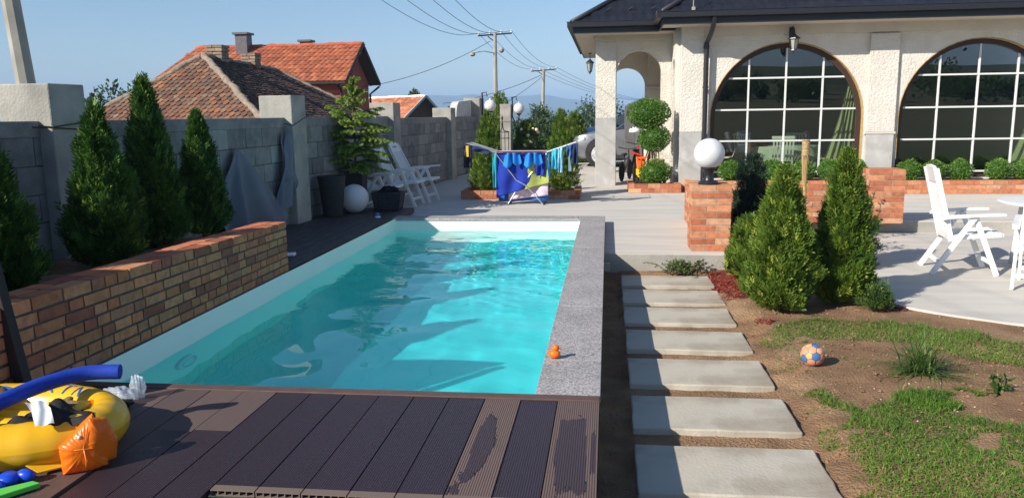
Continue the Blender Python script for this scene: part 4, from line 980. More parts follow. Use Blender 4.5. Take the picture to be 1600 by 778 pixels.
thuja((2.34, 7.02, -.30), .16, .11, 300, M['bush_leaf'], 'small low green shoot at the foot of the right conifer by the patio edge', 20, tight=.3, name='low_shrub')
thuja((2.62, 8.9, -.30), 1.02, .28, 1900, M['bush_leaf'], 'light green shrub with yellowish tips just right of the two big conifers', 21, tight=.35, name='shrub', lobes=.28)
thuja((1.72, 9.75, -.28), 1.20, .20, 1700, M['juniper'], 'narrow dark blue green juniper behind the globe lamp pillar', 22, tight=.25, name='juniper_tree', bottom=.04)
thuja((-3.34, 24.6, -.15), 2.25, .33, 2200, M['thuja'], 'tall columnar thuja between the two gate piers', 23, tight=.22, bottom=.03, name='thuja_tree', L=.10)
thuja((-2.55, 25.2, -.2), 1.40, .50, 2000, M['thuja'], 'rounded conifer just right of the second gate pier', 24, tight=.4, L=.11)
thuja((-1.05, 25.6, -.2), 1.65, .52, 2200, M['thuja'], 'pointed conifer left of the parked cars, in front of the grey green bushes', 25, tight=.5, L=.11)

def ballbush(t_, name, c, r, n, m, seed, L=.042, sz=1.0, lump=.05):
    g_ = np.random.default_rng(seed); D0 = unit(g_.normal(size=(n, 3))); ph = g_.uniform(0, 6, 3)
    lm = 1+lump*(np.sin(6*D0[:, 0]+ph[0])+np.sin(7*D0[:, 1]+ph[1])+np.sin(8*D0[:, 2]+ph[2]))
    rr = r*lm*(1-g_.random(n)**2.5*.3); P = np.array(c)+D0*rr[:, None]*[1, 1, sz]
    D = D0*.8+g_.normal(size=(n, 3))*.55
    v = np.clip(g_.beta(2, 2.5, n)+.08*lm, 0, .85); v[g_.random(n) < .07] = 1
    def cf(aa, tt):
        th = math.pi*tt; q = r*.80; return (c[0]+q*math.sin(th)*math.cos(aa), c[1]+q*math.sin(th)*math.sin(aa), c[2]-q*sz*math.cos(th))
    return leafmesh(name, P, D, g_.uniform(.7, 1.3, n)*L, g_.uniform(.7, 1.3, n)*L*.34, m, t_, origin=(c[0], c[1], c[2]-r*sz), var=v, core=core_surf(cf, 16, 10))
def boxball(loc, r, lab, seed):
    t_ = thing('boxwood_ball', lab, 'boxwood', loc, 'clipped box balls under the arched windows')
    ballbush(t_, 'foliage', (loc[0], loc[1], loc[2]+r*.95), r, 1900, M['box_leaf'], seed, L=.032, lump=.045)
    mb = MB(); mb.tube([(loc[0], loc[1], loc[2]-.03), (loc[0], loc[1], loc[2]+r*.7)], .014, 6); mb.build('stem', M['bark'], t_)
BB = [(2.35, .205, 'first clipped box ball from the left under the windows, just right of the globe lamp'), (3.14, .205, 'second clipped box ball from the left, beside the dark juniper'),
      (3.72, .195, 'third clipped box ball from the left, half hidden by the bamboo torch'), (4.20, .21, 'fourth clipped box ball from the left, in front of the tablecloth end of the window'), (4.68, .205, 'fifth clipped box ball, below the lower right corner of the left window'),
      (5.66, .20, 'first clipped box ball under the right arched window, next to the pilaster'), (6.10, .195, 'second clipped box ball under the right arched window, behind the white chair back'),
      (6.56, .20, 'third clipped box ball under the right arched window'), (7.24, .205, 'fourth clipped box ball under the right arched window, after a gap'), (7.72, .205, 'last clipped box ball, cut by the right edge of the picture'), (2.75, .17, 'small box ball half hidden behind the dark juniper')]
for i, (x, r, lab) in enumerate(BB): boxball((x, 15.69, .11), r, lab, 40+i)
# tiered topiary
tp = thing('ball_topiary', 'box topiary clipped into three stacked balls in the square planter by the porch', 'topiary', (.92, 16.0, -.0))
ballbush(tp, 'lower_ball', (.94, 15.98, .27), .30, 2600, M['box_leaf'], 61, sz=.84, L=.034, lump=.02); ballbush(tp, 'middle_ball', (.92, 16.0, .95), .31, 2600, M['box_leaf'], 62, sz=.84, L=.034, lump=.02); ballbush(tp, 'top_ball', (.80, 16.05, 1.44), .41, 4000, M['box_leaf'], 63, sz=.70, L=.034, lump=.02)
mb = MB()
for q in range(4): mb.tube([(.90+.03*q, 15.98+.02*q, 0), (.86+.05*q, 16.0, .6), (.84+.02*q, 16.03, 1.4)], .014, 6)
mb.build('stems', mat('pale_stem', (.45, .32, .2), (.3, .2, .12), 20, .8), tp)
# potted spruce
sp = thing('potted_spruce', 'young spruce with drooping branches growing from a tall dark grey pot', 'potted tree', (-3.95, 12.15, 0))
M['pot'] = mat('dark_planter', (.045, .043, .043), (.032, .031, .031), 10, .75, .3, 80, stretch=(1, 1, 6))
mb = MB(); mb.lathe([(.15, .0), (.165, .02), (.215, .55), (.22, .60), (.195, .60), (.19, .55), (.001, .55)], (-3.99, 12.2, 0), 4); mb.build('pot', M['pot'], sp, bevel=.02)
g_ = np.random.default_rng(5); cx, cy = -3.99, 12.2; mb = MB()
mb.tube([(cx, cy, .5), (cx+.01, cy, 1.2), (cx-.01, cy, 2.0)], [.022, .014, .004], 6); Pn, Dn, Vn = [], [], []
def needles(a, b, dens=800, v0=.4):
    a, b = np.array(a), np.array(b); L = np.linalg.norm(b-a); n = int(dens*L)+4; t = g_.random(n); P = a+(b-a)*t[:, None]; d = (b-a)/L
    D = d*.55+g_.normal(size=(n, 3))*.7; Pn.append(P); Dn.append(D); Vn.append(np.clip(v0*.4+.75*t**2*g_.uniform(.5, 1.3, n)+g_.random(n)*.25, 0, 1))
for lev in range(15):
    z = .64+lev*.092; Lb = float(np.interp(z, [.6, .8, 1.25, 1.5, 1.7, 2.0], [.42, .60, .55, .34, .20, .05])); nb = 7 if lev < 9 else 4
    for k in range(nb):
        a = lev*1.1+k*2*math.pi/nb+g_.normal()*.35; Lq = Lb*g_.uniform(.42, 1.15)*(1.15 if math.cos(a) > .3 else 1); d = np.array([math.cos(a), math.sin(a)*.9, 0])
        p0 = np.array([cx, cy, z]); dz_ = g_.normal()*.035; p1 = p0+d*Lq*.5+[0, 0, .05+.10*(lev/15)+dz_]; p2 = p0+d*Lq+[g_.normal()*.03, g_.normal()*.03, -.03+.18*(lev/15)+2*dz_]
        mb.tube([p0, p1, p2], [.007, .005, .002], 5); needles(p0+(p1-p0)*.3, p1); needles(p1, p2, v0=1)
        for q in (.35, .55, .72, .88):
            for sg in (-1, 1):
                b0 = p0*(1-q)**2+2*q*(1-q)*p1+q*q*p2; ls = Lq*.42*(1.05-q*.6); dd = d*.75+np.array([-d[1], d[0], 0])*sg*.75; b1 = b0+dd*ls+[0, 0, -.02]
                mb.tube([b0, b1], [.003, .0015], 4); needles(b0, b1, 1000, 1)
needles((cx, cy, 1.7), (cx-.01, cy, 2.03), 500, 1)
P_, D_2, V_ = np.concatenate(Pn), np.concatenate(Dn), np.concatenate(Vn)
mb.build('branches', M['bark'], sp); leafmesh('needles', P_, D_2, g_.uniform(.018, .034, len(P_)), .0036, M['spruce'], sp, var=V_)

def bush(loc, size, n, m, lab, seed, name='bush', cat='bush', clumps=26, L=.07, trunk=True, group=None, up=.3):
    g_ = np.random.default_rng(seed); t_ = thing(name, lab, cat, loc, group); c = unit(g_.normal(size=(clumps, 3)))*(g_.random((clumps, 1))**.45)
    c[:, 2] = c[:, 2]*.5+.5; C_c = np.array(loc)+c*[size[0], size[1], size[2]]*[.8, .8, .85]
    i = g_.integers(0, clumps, n); rad = g_.uniform(.16, .34, clumps)*min(size[0], size[2]); q = unit(g_.normal(size=(n, 3)))*(g_.random((n, 1))**.5)
    P = C_c[i]+q*rad[i][:, None]; D = q+g_.normal(size=(n, 3))*.5+[0, 0, up]
    v = np.clip(g_.beta(2, 2.4, n)*.8+g_.uniform(-.15, .15, clumps)[i], 0, 1)
    leafmesh('foliage', P, D, g_.uniform(.6, 1.4, n)*L, g_.uniform(.6, 1.2, n)*L*.27, m, t_, var=v)
    mb = MB()
    for k in range(0, clumps, 2):
        a = np.array(loc)+[g_.normal()*.04, g_.normal()*.04, 0]; b_ = C_c[k]; mid = (a+b_)/2+[0, 0, .1*size[2]]; mb.tube([a, mid, b_], [.02*size[2]**.5, .012*size[2]**.5, .005], 5)
    mb.build('branches', M['bark'], t_)
    return t_
bush((-15.8, 24.5, -.5), (1.6, 1.6, 3.9), 5200, M['olive_leaf'], 'feathery grey green tree rising between the big pier and the old roof', 71, 'young_tree', 'tree', 34, .16)
bush((-2.35, 30.5, -.5), (1.6, 1.4, 2.5), 6500, M['olive_leaf'], 'airy grey green bush behind the second gate lamp', 72, clumps=34, L=.12)
bush((-.2, 33, -.6), (1.9, 1.6, 2.9), 7500, M['olive_leaf'], 'large grey green bush behind the parked cars, left of the porch column', 73, clumps=40, L=.13)
bush((-1.75, 27.2, -.3), (.9, .7, 1.25), 3600, M['bush_leaf'], 'bright green leafy bush right of the gate conifer', 74, clumps=22, L=.09)
bush((-2.95, 36, -.7), (1.2, 1.2, 2.9), 3200, M['olive_leaf'], 'thin branching shrub beside the leaning utility pole', 75, clumps=20, L=.12)
bush((-1.7, 34, -.6), (1.2, 1.0, 2.2), 4200, M['bush_leaf'], 'mid green bush right of the leaning utility pole', 76, clumps=24, L=.11)
bush((1.4, 36, -.6), (1.6, 1.2, 2.0), 3800, M['olive_leaf'], 'grey green bush seen through the porch opening', 77, clumps=24, L=.13)
bush((-4.6, 38, -.8), (1.8, 1.4, 2.1), 4200, M['olive_leaf'], 'dull green bush behind the gate piers', 78, clumps=24, L=.13)
for k, (x, y, z, s, n) in enumerate([(-14.6, 60, -1.5, 3.2, 3600), (-21.5, 66, -1.6, 6.9, 3600), (-17, 70, -1.6, 6.6, 2500)]):
    bush((x, y, z), (1.8, 1.8, s), n, M['bush_leaf'], ['green tree top left of the small gabled house', 'tree crown just showing over the red house ridge', 'second tree crown over the red house ridge, further right'][k], 80+k, 'tree', 'tree', 24, .26)
# rose bush with pale blooms by the gate
rb = bush((-1.95, 23.6, -.1), (.85, .4, 1.0), 3400, M['bush_leaf'], 'rose bush with a few pale blooms behind the drying rack', 84, 'rose_bush', 'rose bush', 20, .075)
M['bloom'] = mat('pale_bloom', (.7, .62, .45), (.6, .4, .3), 8, .7)
for k in range(13):
    x, y, z = -1.95+random.uniform(-.6, .75), 23.25+random.uniform(-.1, .2), .45+random.random()*.65; mb = MB(); mb.ball((x, y, z), random.uniform(.03, .055), 8); mb.build('bloom', M['bloom'], rb)
# garden bed plants
def stalky(loc, w_, h, n, m, lab, seed, L=.06, wid=.3, ns=12, name='flowering_plant'):
    g_ = np.random.default_rng(seed); t_ = thing(name, lab, 'plant', loc); mb = MB(); Ps, Ds = [], []
    for k in range(ns):
        b_ = np.array(loc)+[g_.normal()*w_*.4, g_.normal()*w_*.3, 0]; tip = b_+[g_.normal()*w_*.5, g_.normal()*w_*.4, h*g_.uniform(.5, 1.05)]; mb.tube([b_, (b_+tip)/2+[0, 0, .03], tip], .004, 4)
        t = g_.random(n//ns); P = b_+(tip-b_)*t[:, None]; Ps.append(P); Ds.append(g_.normal(size=P.shape)*[1, 1, .6]+[0, 0, .35])
    P, D = np.concatenate(Ps), np.concatenate(Ds); mb.build('stems', M['bark'], t_); leafmesh('leaves', P, D, g_.uniform(.6, 1.3, len(P))*L, g_.uniform(.6, 1.3, len(P))*L*wid, m, t_); return t_
stalky((2.05, 10.1, -.28), .30, .95, 700, M['yellow_leaf'], 'bushy plant with yellow and green leaves behind the left conifer', 91)
stalky((3.25, 10.9, -.28), .30, .85, 420, mat('dry_leaf', (.25, .16, .08), (.14, .16, .06), 30, .8), 'thin half dried plant in front of the brick wall near the patio', 92, L=.05)
stalky((3.05, 10.0, -.28), .25, .45, 380, M['bush_leaf'], 'low green plant at the patio edge before the garden brick wall', 93)
stalky((.82, 8.70, -.28), .22, .13, 700, M['bush_leaf'], 'low clump of small green weeds at the foot of the terrace plinth', 94, L=.035, ns=60, name='weed_clump')
# red mulch
def inpoly(x, y, poly):
    c = np.zeros(len(x), bool); j = len(poly)-1
    for i in range(len(poly)):
        xi, yi = poly[i]; xj, yj = poly[j]; k = ((yi > y) != (yj > y)) & (x < (xj-xi)*(y-yi)/(yj-yi+1e-12)+xi); c ^= k; j = i
    return c
def soilz(x, y):
    return -.292+dip(x, y)+(vnoise(x, y+3, 1.3, 5)-.5)*.018+.006
mul = []
for poly, n in (([(1.10, 7.55), (1.38, 7.45), (1.62, 8.0), (1.62, 8.72), (1.12, 8.74), (1.06, 8.2)], 5200), ([(3.0, 10.2), (3.6, 11.4), (3.2, 11.42), (2.7, 10.6)], 1500), ([(2.3, 6.95), (2.62, 7.02), (2.5, 7.4), (2.35, 7.5)], 800), ([(1.22, 6.62), (1.34, 6.5), (1.4, 6.62), (1.3, 6.72)], 160)):
    q = np.array(poly); x = rng.uniform(q[:, 0].min(), q[:, 0].max(), n); y = rng.uniform(q[:, 1].min(), q[:, 1].max(), n); k = inpoly(x, y, poly); x, y = x[k], y[k]; mul.append(np.stack([x, y, soilz(x, y)+rng.random(len(x))*.02+.004], 1))
Pm = np.concatenate(mul); Dm = rng.normal(size=Pm.shape)*[1, 1, .25]
M['mulch'] = leafmat('red_bark_chips', (.10, .012, .010), (.30, .04, .03), (.42, .08, .05), rough=.9, trans=0)
o = leafmesh('bark_mulch', Pm, Dm, rng.uniform(.02, .05, len(Pm)), rng.uniform(.004, .009, len(Pm)), M['mulch'], S=unit(np.cross(Dm, [0, 0, 1])+rng.normal(size=Dm.shape)*.25)); tag(o, 'red bark mulch scattered around the conifers', 'mulch', kind='stuff')
# lawn patches
M['grass'] = leafmat('lawn_blade', (.045, .12, .014), (.16, .29, .04), (.32, .36, .09), trans=.35)
POLY_TOP = [(1.18, 6.05), (1.3, 6.55), (1.75, 6.72), (2.1, 6.62), (2.57, 6.58), (2.9, 6.2), (3.35, 5.95), (4.4, 5.75), (6.5, 5.6), (9, 5.4), (9, 4.6), (5, 4.9), (3.6, 5.05), (3.1, 5.25), (2.80, 5.46), (2.55, 5.78), (2.25, 5.98), (1.9, 6.1), (1.6, 6.1), (1.4, 6.05), (1.3, 5.85)]
POLY_BOT = [(1.24, 4.95), (1.40, 4.95), (1.46, 4.72), (1.60, 4.62), (1.72, 4.82), (1.95, 4.72), (2.15, 4.45), (2.6, 4.42), (3.4, 4.7), (6, 4.5), (9, 4.2), (9, -1), (.9, -1), (1.13, 2.6), (1.18, 3.4), (1.22, 3.9), (1.24, 4.3), (1.40, 4.50), (1.34, 4.75)]
POLY_MID = [(1.72, 4.72), (1.95, 4.62), (2.2, 4.72), (2.35, 4.9), (2.2, 5.05), (2.0, 5.02), (1.85, 4.9)]
def scatter(n, poly, dens_fn=None, edge=.10):
    q = np.array(poly); x = rng.uniform(q[:, 0].min(), q[:, 0].max(), n); y = rng.uniform(q[:, 1].min(), q[:, 1].max(), n)
    wob = .10; xx = x+(vnoise(x, y+5, 6, 21)-.5)*wob*2; yy = y+(vnoise(x, y+5, 6, 22)-.5)*wob*2
    k = inpoly(xx, yy, poly)
    # only where the camera could see, thinning with distance
    k &= (vnoise(x, y+5, 3.2, 23)*.5+vnoise(x, y+5, 11, 24)*.5) > (.22 if dens_fn is None else dens_fn)
    k &= (x < 1.6+.62*y+1.2)
    return x[k], y[k]
xa, ya = scatter(150000, POLY_TOP); xb, yb = scatter(620000, POLY_BOT, .20); k = yb > 2.2; xb, yb = xb[k], yb[k]; xc, yc = scatter(9000, POLY_MID, .42); xd, yd = scatter(9000, [(1.1, 3.5), (1.35, 3.5), (2.5, 6), (3.2, 5.2), (2.6, 4.4), (1.5, 6.1), (1.1, 6)], .62)
x = np.concatenate([xa, xb, xc, xd]); y = np.concatenate([ya, yb, yc, yd]); n = len(x)
hh_ = .6+.8*vnoise(x, y+5, 4.5, 25)
isb = rng.random(n) < .55
D = np.where(isb[:, None], rng.normal(size=(n, 3))*[.5, .5, .2]+[0, 0, 1], rng.normal(size=(n, 3))*[1, 1, .3])
zz = np.where(isb, 0, rng.random(n)*.022*hh_)
P = np.stack([x, y, soilz(x, y)+zz-.002], 1)
L = np.where(isb, rng.uniform(.018, .05, n)*hh_, rng.uniform(.010, .020, n)); Wd = np.where(isb, .0016, L*.45)
var = np.clip(.15+.5*vnoise(x, y+5, 2.5, 26)+rng.normal(size=n)*.16+.12*isb, 0, 1); var[rng.random(n) < .05] = 1
tall = isb & (rng.random(n) < .06); L = np.where(tall, L*1.9, L)
edge_ = vnoise(x, y+5, 17, 31); var = np.clip(var+(edge_-.5)*.25, 0, 1)
S_ = np.where(isb[:, None], perp(unit(D)), unit(np.cross(D, [0, 0, 1])))
print('grass', n)
o = leafmesh('grass', P, D, L, Wd, M['grass'], var=var, S=S_); tag(o, 'short patchy clover and grass growing on the brown soil', 'grass', kind='stuff')
# loose clods, small stones and dry bits on the soil
def litter(name, n, m, rmin, rmax, lab, seed, xr, yr, cond, zf=.25):
    g_ = np.random.default_rng(seed); x = g_.uniform(*xr, n); y = g_.uniform(*yr, n); k = cond(x, y); x, y = x[k], y[k]; n = len(x)
    r = rmin+(rmax-rmin)*g_.random(n)**3; base = np.array([[1, 0, 0], [0, 1, 0], [-1, 0, 0], [0, -1, 0], [0, 0, .8], [0, 0, -.6]]); V = base[None]*r[:, None, None]*g_.uniform(.6, 1.3, (n, 6, 3))
    a = g_.uniform(0, 6.28, n); c, s_ = np.cos(a)[:, None], np.sin(a)[:, None]; X_ = V[..., 0]*c-V[..., 1]*s_; Y_ = V[..., 0]*s_+V[..., 1]*c; V[..., 0] = X_+x[:, None]; V[..., 1] = Y_+y[:, None]; V[..., 2] += (soilz(x, y)+r*zf)[:, None]
    F = np.array([[0, 1, 4], [1, 2, 4], [2, 3, 4], [3, 0, 4], [1, 0, 5], [2, 1, 5], [3, 2, 5], [0, 3, 5]]); F = (F[None]+6*np.arange(n)[:, None, None]).reshape(-1, 3)
    me = bpy.data.meshes.new(name); me.from_pydata(V.reshape(-1, 3).tolist(), [], F.tolist()); me.materials.append(m); o = link(name, me); tag(o, lab, 'soil litter', kind='stuff'); return o
litter('soil_clods', 16000, M['soil'], .0025, .019, 'loose clods of brown soil lying along the stepping stones and bare ground', 1, (1.05, 4.2), (2.4, 8.6), lambda x, y: (np.random.default_rng(9).random(len(x)) < .25+.75*np.exp(-((x-1.2)/.13)**2)) & ((x < 2.3) | (y < 6.2)))
litter('soil_clods', 5000, M['soil'], .002, .010, 'fine soil crumbs between the stepping stones', 2, (-.02, 1.06), (3.2, 8.7), lambda x, y: ((y-4.09) % .766 < .19) | (x < .14))
litter('small_stones', 1300, mat('pale_pebble', (.52, .45, .35), (.40, .33, .25), 30, .9), .002, .008, 'tiny pale stones scattered over the bare soil', 3, (1.1, 4.2), (2.6, 7.0), lambda x, y: x > 0)
# big grass tuft, young weed
M['tuft'] = leafmat('tuft_blade', (.04, .10, .02), (.11, .20, .04), (.2, .28, .08), trans=.3)
def tuft(loc, n, Lr, wd, lab, seed, name='grass_tuft', flat=.35):
    g_ = np.random.default_rng(seed); t_ = thing(name, lab, 'grass tuft', loc); mb = MB(); allP = []
    V, F, vr = [], [], []
    for i in range(n):
        a = g_.uniform(0, 6.28); el = g_.uniform(flat, 1.45); L = g_.uniform(*Lr); b_ = np.array(loc)+[g_.normal()*.035, g_.normal()*.035, 0]; d = np.array([math.cos(a)*math.cos(el), math.sin(a)*math.cos(el), math.sin(el)]); s = np.array([-math.sin(a), math.cos(a), 0])*wd*g_.uniform(.6, 1.2); k0 = len(V); q = b_.copy(); v_ = g_.random()
        for j in range(5):
            t = j/4; ww = (1-t)**.7+.02; V += [q-s*ww, q+s*ww]; vr += [v_, v_]; d = d+np.array([0, 0, -.30]); d /= np.linalg.norm(d); q = q+d*L/4; q[2] = max(q[2], loc[2]+.004)
        for j in range(4): F.append((k0+2*j, k0+2*j+1, k0+2*j+3, k0+2*j+2))
    me = bpy.data.meshes.new('blades'); o3 = WO[t_.name]; me.from_pydata([(v[0]-o3[0], v[1]-o3[1], v[2]-o3[2]) for v in V], [], F); at_ = me.attributes.new('var', 'FLOAT', 'POINT'); at_.data.foreach_set('value', np.array(vr, dtype=np.float32)); me.materials.append(M['tuft']); link('blades', me, t_)
tuft((2.08, 5.34, -.29), 330, (.20, .42), .0045, 'big tuft of long narrow grass blades on bare soil right of the football', 5)
tuft((1.98, 4.80, -.29), 120, (.05, .11), .002, 'small bluish tuft of fine grass below the big grass tuft', 6, flat=.6)
tuft((2.42, 4.98, -.29), 9, (.12, .18), .012, 'young weed with a few broad leaves right of the big grass tuft', 7, name='broadleaf_weed', flat=.25)
stalky((2.44, 5.02, -.285), .05, .10, 40, M['bush_leaf'], 'small leafy top of the young weed near the right edge', 95, L=.05, ns=5, name='weed_plant')
# wood on the rise behind the photographer (reflected in the windows)
Pw, Dw, Vw = [], [], []
for k in range(120):
    x = -110+k*1.9+rng.uniform(-3, 3); y = -70-rng.uniform(0, 30); s = rng.uniform(1.4, 3.0) if k % 31 != 17 else 5
    nC = 18; c = rng.normal(size=(nC, 3))*[s*.28, s*.28, s*.22]+[x, y, gz(x, y)+s*.55]; i_ = rng.integers(0, nC, 420)
    q = rng.normal(size=(420, 3))*s*.12; Pw.append(c[i_]+q); Dw.append(q+rng.normal(size=q.shape)*.3); Vw.append(np.clip(rng.beta(2, 2.5, 420)*.9, 0, 1))
Pw, Dw, Vw = map(np.concatenate, (Pw, Dw, Vw))
o = leafmesh('woodland', Pw, Dw, rng.uniform(.3, .6, len(Pw)), rng.uniform(.12, .25, len(Pw)), M['bush_leaf'], var=Vw); tag(o, 'wooded rise behind the photographer, seen only as a reflection in the windows', 'wood', kind='stuff')

# ================================================================ WHITE FOLDING CHAIRS
def resin_chair(lab, recline=0.0, name='folding_chair', group='white folding garden chairs'):
    t_ = thing(name, lab, 'chair', (0, 0, 0), group)
    a = R(14)+recline
    def bp(s, y, off=0): return (-.15-math.sin(a)*s-math.cos(a)*off, y, .40+math.cos(a)*s-math.sin(a)*off)
    Lb = .72; W_ = .225
    mb = MB()
    for sg in (-1, 1): mb.bar(bp(-.05, sg*W_), bp(Lb, sg*(W_-.02)), .035, .055, up=(math.cos(a), 0, math.sin(a)))
    for k in range(7): y = -.165+.055*k; mb.bar(bp(.02, y), bp(Lb-.14, y*.95), .034, .014, up=(math.cos(a), 0, math.sin(a)))
    mb.bar(bp(.02, -W_), bp(.02, W_), .03, .03)
    # head panel with a grip slot, rounded top
    hp = [bp(Lb-.15, -W_), bp(Lb-.15, W_), bp(Lb-.02, W_-.005), bp(Lb+.025, .14), bp(Lb+.035, 0), bp(Lb+.025, -.14), bp(Lb-.02, -W_+.005)]
    n_ = Vector((math.cos(a), 0, math.sin(a)))*.028; mb.prism([tuple(Vector(p_)-n_*.5) for p_ in hp], n_)
    mb.build('backrest', M['white'], t_, bevel=.004)
    mb = MB(); mb.bar(Vector(bp(Lb-.06, -.08))+n_*.54, Vector(bp(Lb-.06, .08))+n_*.54, .035, .004, up=(math.cos(a), 0, math.sin(a))); mb.build('grip', mat('slot_grey', (.35, .35, .35)), t_)
    mb = MB()
    for sg in (-1, 1): mb.bar((-.17, sg*.215, .385), (.33, sg*.215, .425), .04, .045)
    for k in range(7): y = -.165+.055*k; mb.tube([(-.15, y, .395), (0, y, .40), (.26, y, .43), (.34, y, .415)], .017, 6)
    mb.bar((.33, -.22, .42), (.33, .22, .42), .045, .04); mb.bar((-.15, -.22, .385), (-.15, .22, .385), .04, .04)
    mb.build('seat', M['white'], t_, bevel=.005)
    for sg in (-1, 1):
        y = sg*.275
        mb = MB(); mb.prism([(-.24, y-.028, .600), (-.20, y-.034, .625), (.05, y-.036, .640), (.28, y-.036, .655), (.335, y-.028, .652), (.335, y+.028, .652), (.28, y+.036, .655), (.05, y+.036, .640), (-.20, y+.034, .625), (-.24, y+.028, .600)], (0, 0, -.028)); mb.build('armrest', M['white'], t_, bevel=.006)
        mb = MB(); mb.bar((.07, y-sg*.012, .625), (-.31, y-sg*.012, 0), .03, .052, up=(1, 0, .6)); mb.build('leg', M['white'], t_, bevel=.005)
        mb = MB(); mb.bar((.07, y-sg*.045, .61), (.31, y-sg*.045, 0), .03, .052, up=(-1, 0, .4)); mb.build('leg', M['white'], t_, bevel=.005)
    mb = MB(); mb.bar((-.235, -.26, .13), (-.235, .26, .13), .03, .04); mb.bar((.255, -.23, .13), (.255, .23, .13), .03, .04); mb.build('stretcher', M['white'], t_, bevel=.004)
    return t_
c0 = resin_chair('white folding garden chair on the patio, seen from its side, nearest to the conifers')
c0.location = (3.72, 8.78, -.262); c0.rotation_euler = (0, 0, R(-8))
dup(c0, (4.20, 7.98, -.262), R(62), 'white folding garden chair cut off by the right edge of the picture, beside the table')
c1 = resin_chair('white reclined garden chair against the block wall, the one nearer to the potted spruce', R(13))
c1.location = (-3.58, 13.5, -.1); c1.rotation_euler = (0, 0, R(-6))
dup(c1, (-3.45, 14.12, -.1), R(-8), 'white reclined garden chair against the block wall, farthest from the pots')
c2 = resin_chair('low white lounger chair half hidden behind the black basket', R(48)); c2.location = (-3.78, 12.78, -.12); c2.rotation_euler = (0, 0, R(-4))
# table
tb = thing('garden_table', 'round white plastic garden table cut off by the right edge', 'table', (4.78, 8.95, -.262))
mb = MB(); mb.lathe([(.02, .425), (.52, .425), (.575, .435), (.585, .45), (.575, .462), (.5, .465), (.001, .468)], (4.78, 8.95, 0), 48); mb.build('table_top', M['white'], tb, smooth=True, angle=40)
for k in range(4):
    a = .78+k*1.571; mb = MB(); mb.tube([(4.78+.42*math.cos(a), 8.95+.42*math.sin(a), -.262), (4.78+.36*math.cos(a), 8.95+.36*math.sin(a), .424)], .028, 10); mb.build('leg', M['white'], tb, smooth=True)

# ================================================================ GLOBE LAMPS, TORCH
gl_ = thing('globe_lamp', 'white globe lamp on a short black base on top of the brick pillar', 'lamp', (1.135, 9.12, .64))
mb = MB(); mb.lathe([(.115, .640), (.118, .655), (.10, .675), (.062, .69), (.052, .72), (.05, .77), (.066, .80), (.085, .82), (.085, .84)], (1.135, 9.12, 0), 24); mb.build('base', M['black_metal'], gl_, smooth=True, angle=40)
mb = MB(); mb.ball((1.135, 9.12, .985), .172, 40); mb.build('globe', M['globe'], gl_, smooth=True)
def gate_lamp(p, q, lab):
    t_ = thing('gate_lamp', lab, 'lamp', q); mb = MB(); p, q = Vector(p), Vector(q)
    mb.tube([p+Vector((0, 0, .35)), p+Vector((.02, 0, .1)), p+Vector((.0, 0, -.25))], .022, 6)
    mb.tube([p+Vector((0, 0, -.2)), p+(q-p)*.4+Vector((0, 0, -.42)), q+Vector((0, 0, -.36)), q+Vector((.0, 0, -.16))], .018, 8); mb.tube([p+Vector((0, 0, .33)), p+Vector((.12, 0, .36)), p+Vector((.15, 0, .24))], .014, 6)
    mb.lathe([(.02, -.2), (.07, -.17), (.08, -.14)], q, 12); mb.build('arm', M['black_metal'], t_)
    mb = MB(); mb.ball(q, .165, 24); mb.lathe([(.03, .16), (.02, .2)], q, 10); mb.build('globe', M['globe'], t_, smooth=True)
gate_lamp((-3.54, 22.4, 1.72), (-3.28, 22.2, 1.70), 'white globe lamp on a curved iron arm fixed to the block wall end pier')
# second gate pier with iron gate
gp = thing('gate_pier', 'free standing pale concrete gate pier beside the tall thuja', 'gate pier', (-3.05, 24, -.2))
mb = MB(); mb.box(-3.22, -2.90, 23.8, 24.2, -.2, 1.22); mb.build('lower_block', M['concrete'], gp, bevel=.015); mb = MB(); mb.box(-3.225, -2.895, 23.795, 24.205, 1.225, 1.76); mb.build('upper_block', M['concrete'], gp, bevel=.015)
gate_lamp((-2.88, 24.0, 1.62), (-2.66, 23.9, 1.62), 'white globe lamp on a curved iron arm on the free standing gate pier')
ig = thing('iron_gate', 'narrow black wrought iron gate with a pointed finial in front of the gate pier', 'gate', (-3.0, 22.6, -.1)); mb = MB(); y = 22.6
for i in range(4): x = -3.14+.105*i; mb.bar((x, y, -.1), (x, y, .98 if i in (0, 3) else .98), .016, .016)
for z in (.05, .78, .95): mb.bar((-3.16, y, z), (-2.80, y, z), .02, .02)
mb.tube([(-3.13, y, .96), (-3.03, y, 1.0), (-3.0, y, 1.15)], .014, 6); mb.tube([(-2.83, y, .96), (-2.96, y, 1.0), (-3.0, y, 1.15)], .014, 6); mb.lathe([(.012, 1.12), (.03, 1.18), (.014, 1.24), (.012, 1.30), (.03, 1.34), (.001, 1.42)], (-3.0, y, 0), 8); mb.build('bars', M['dark_iron'], ig)
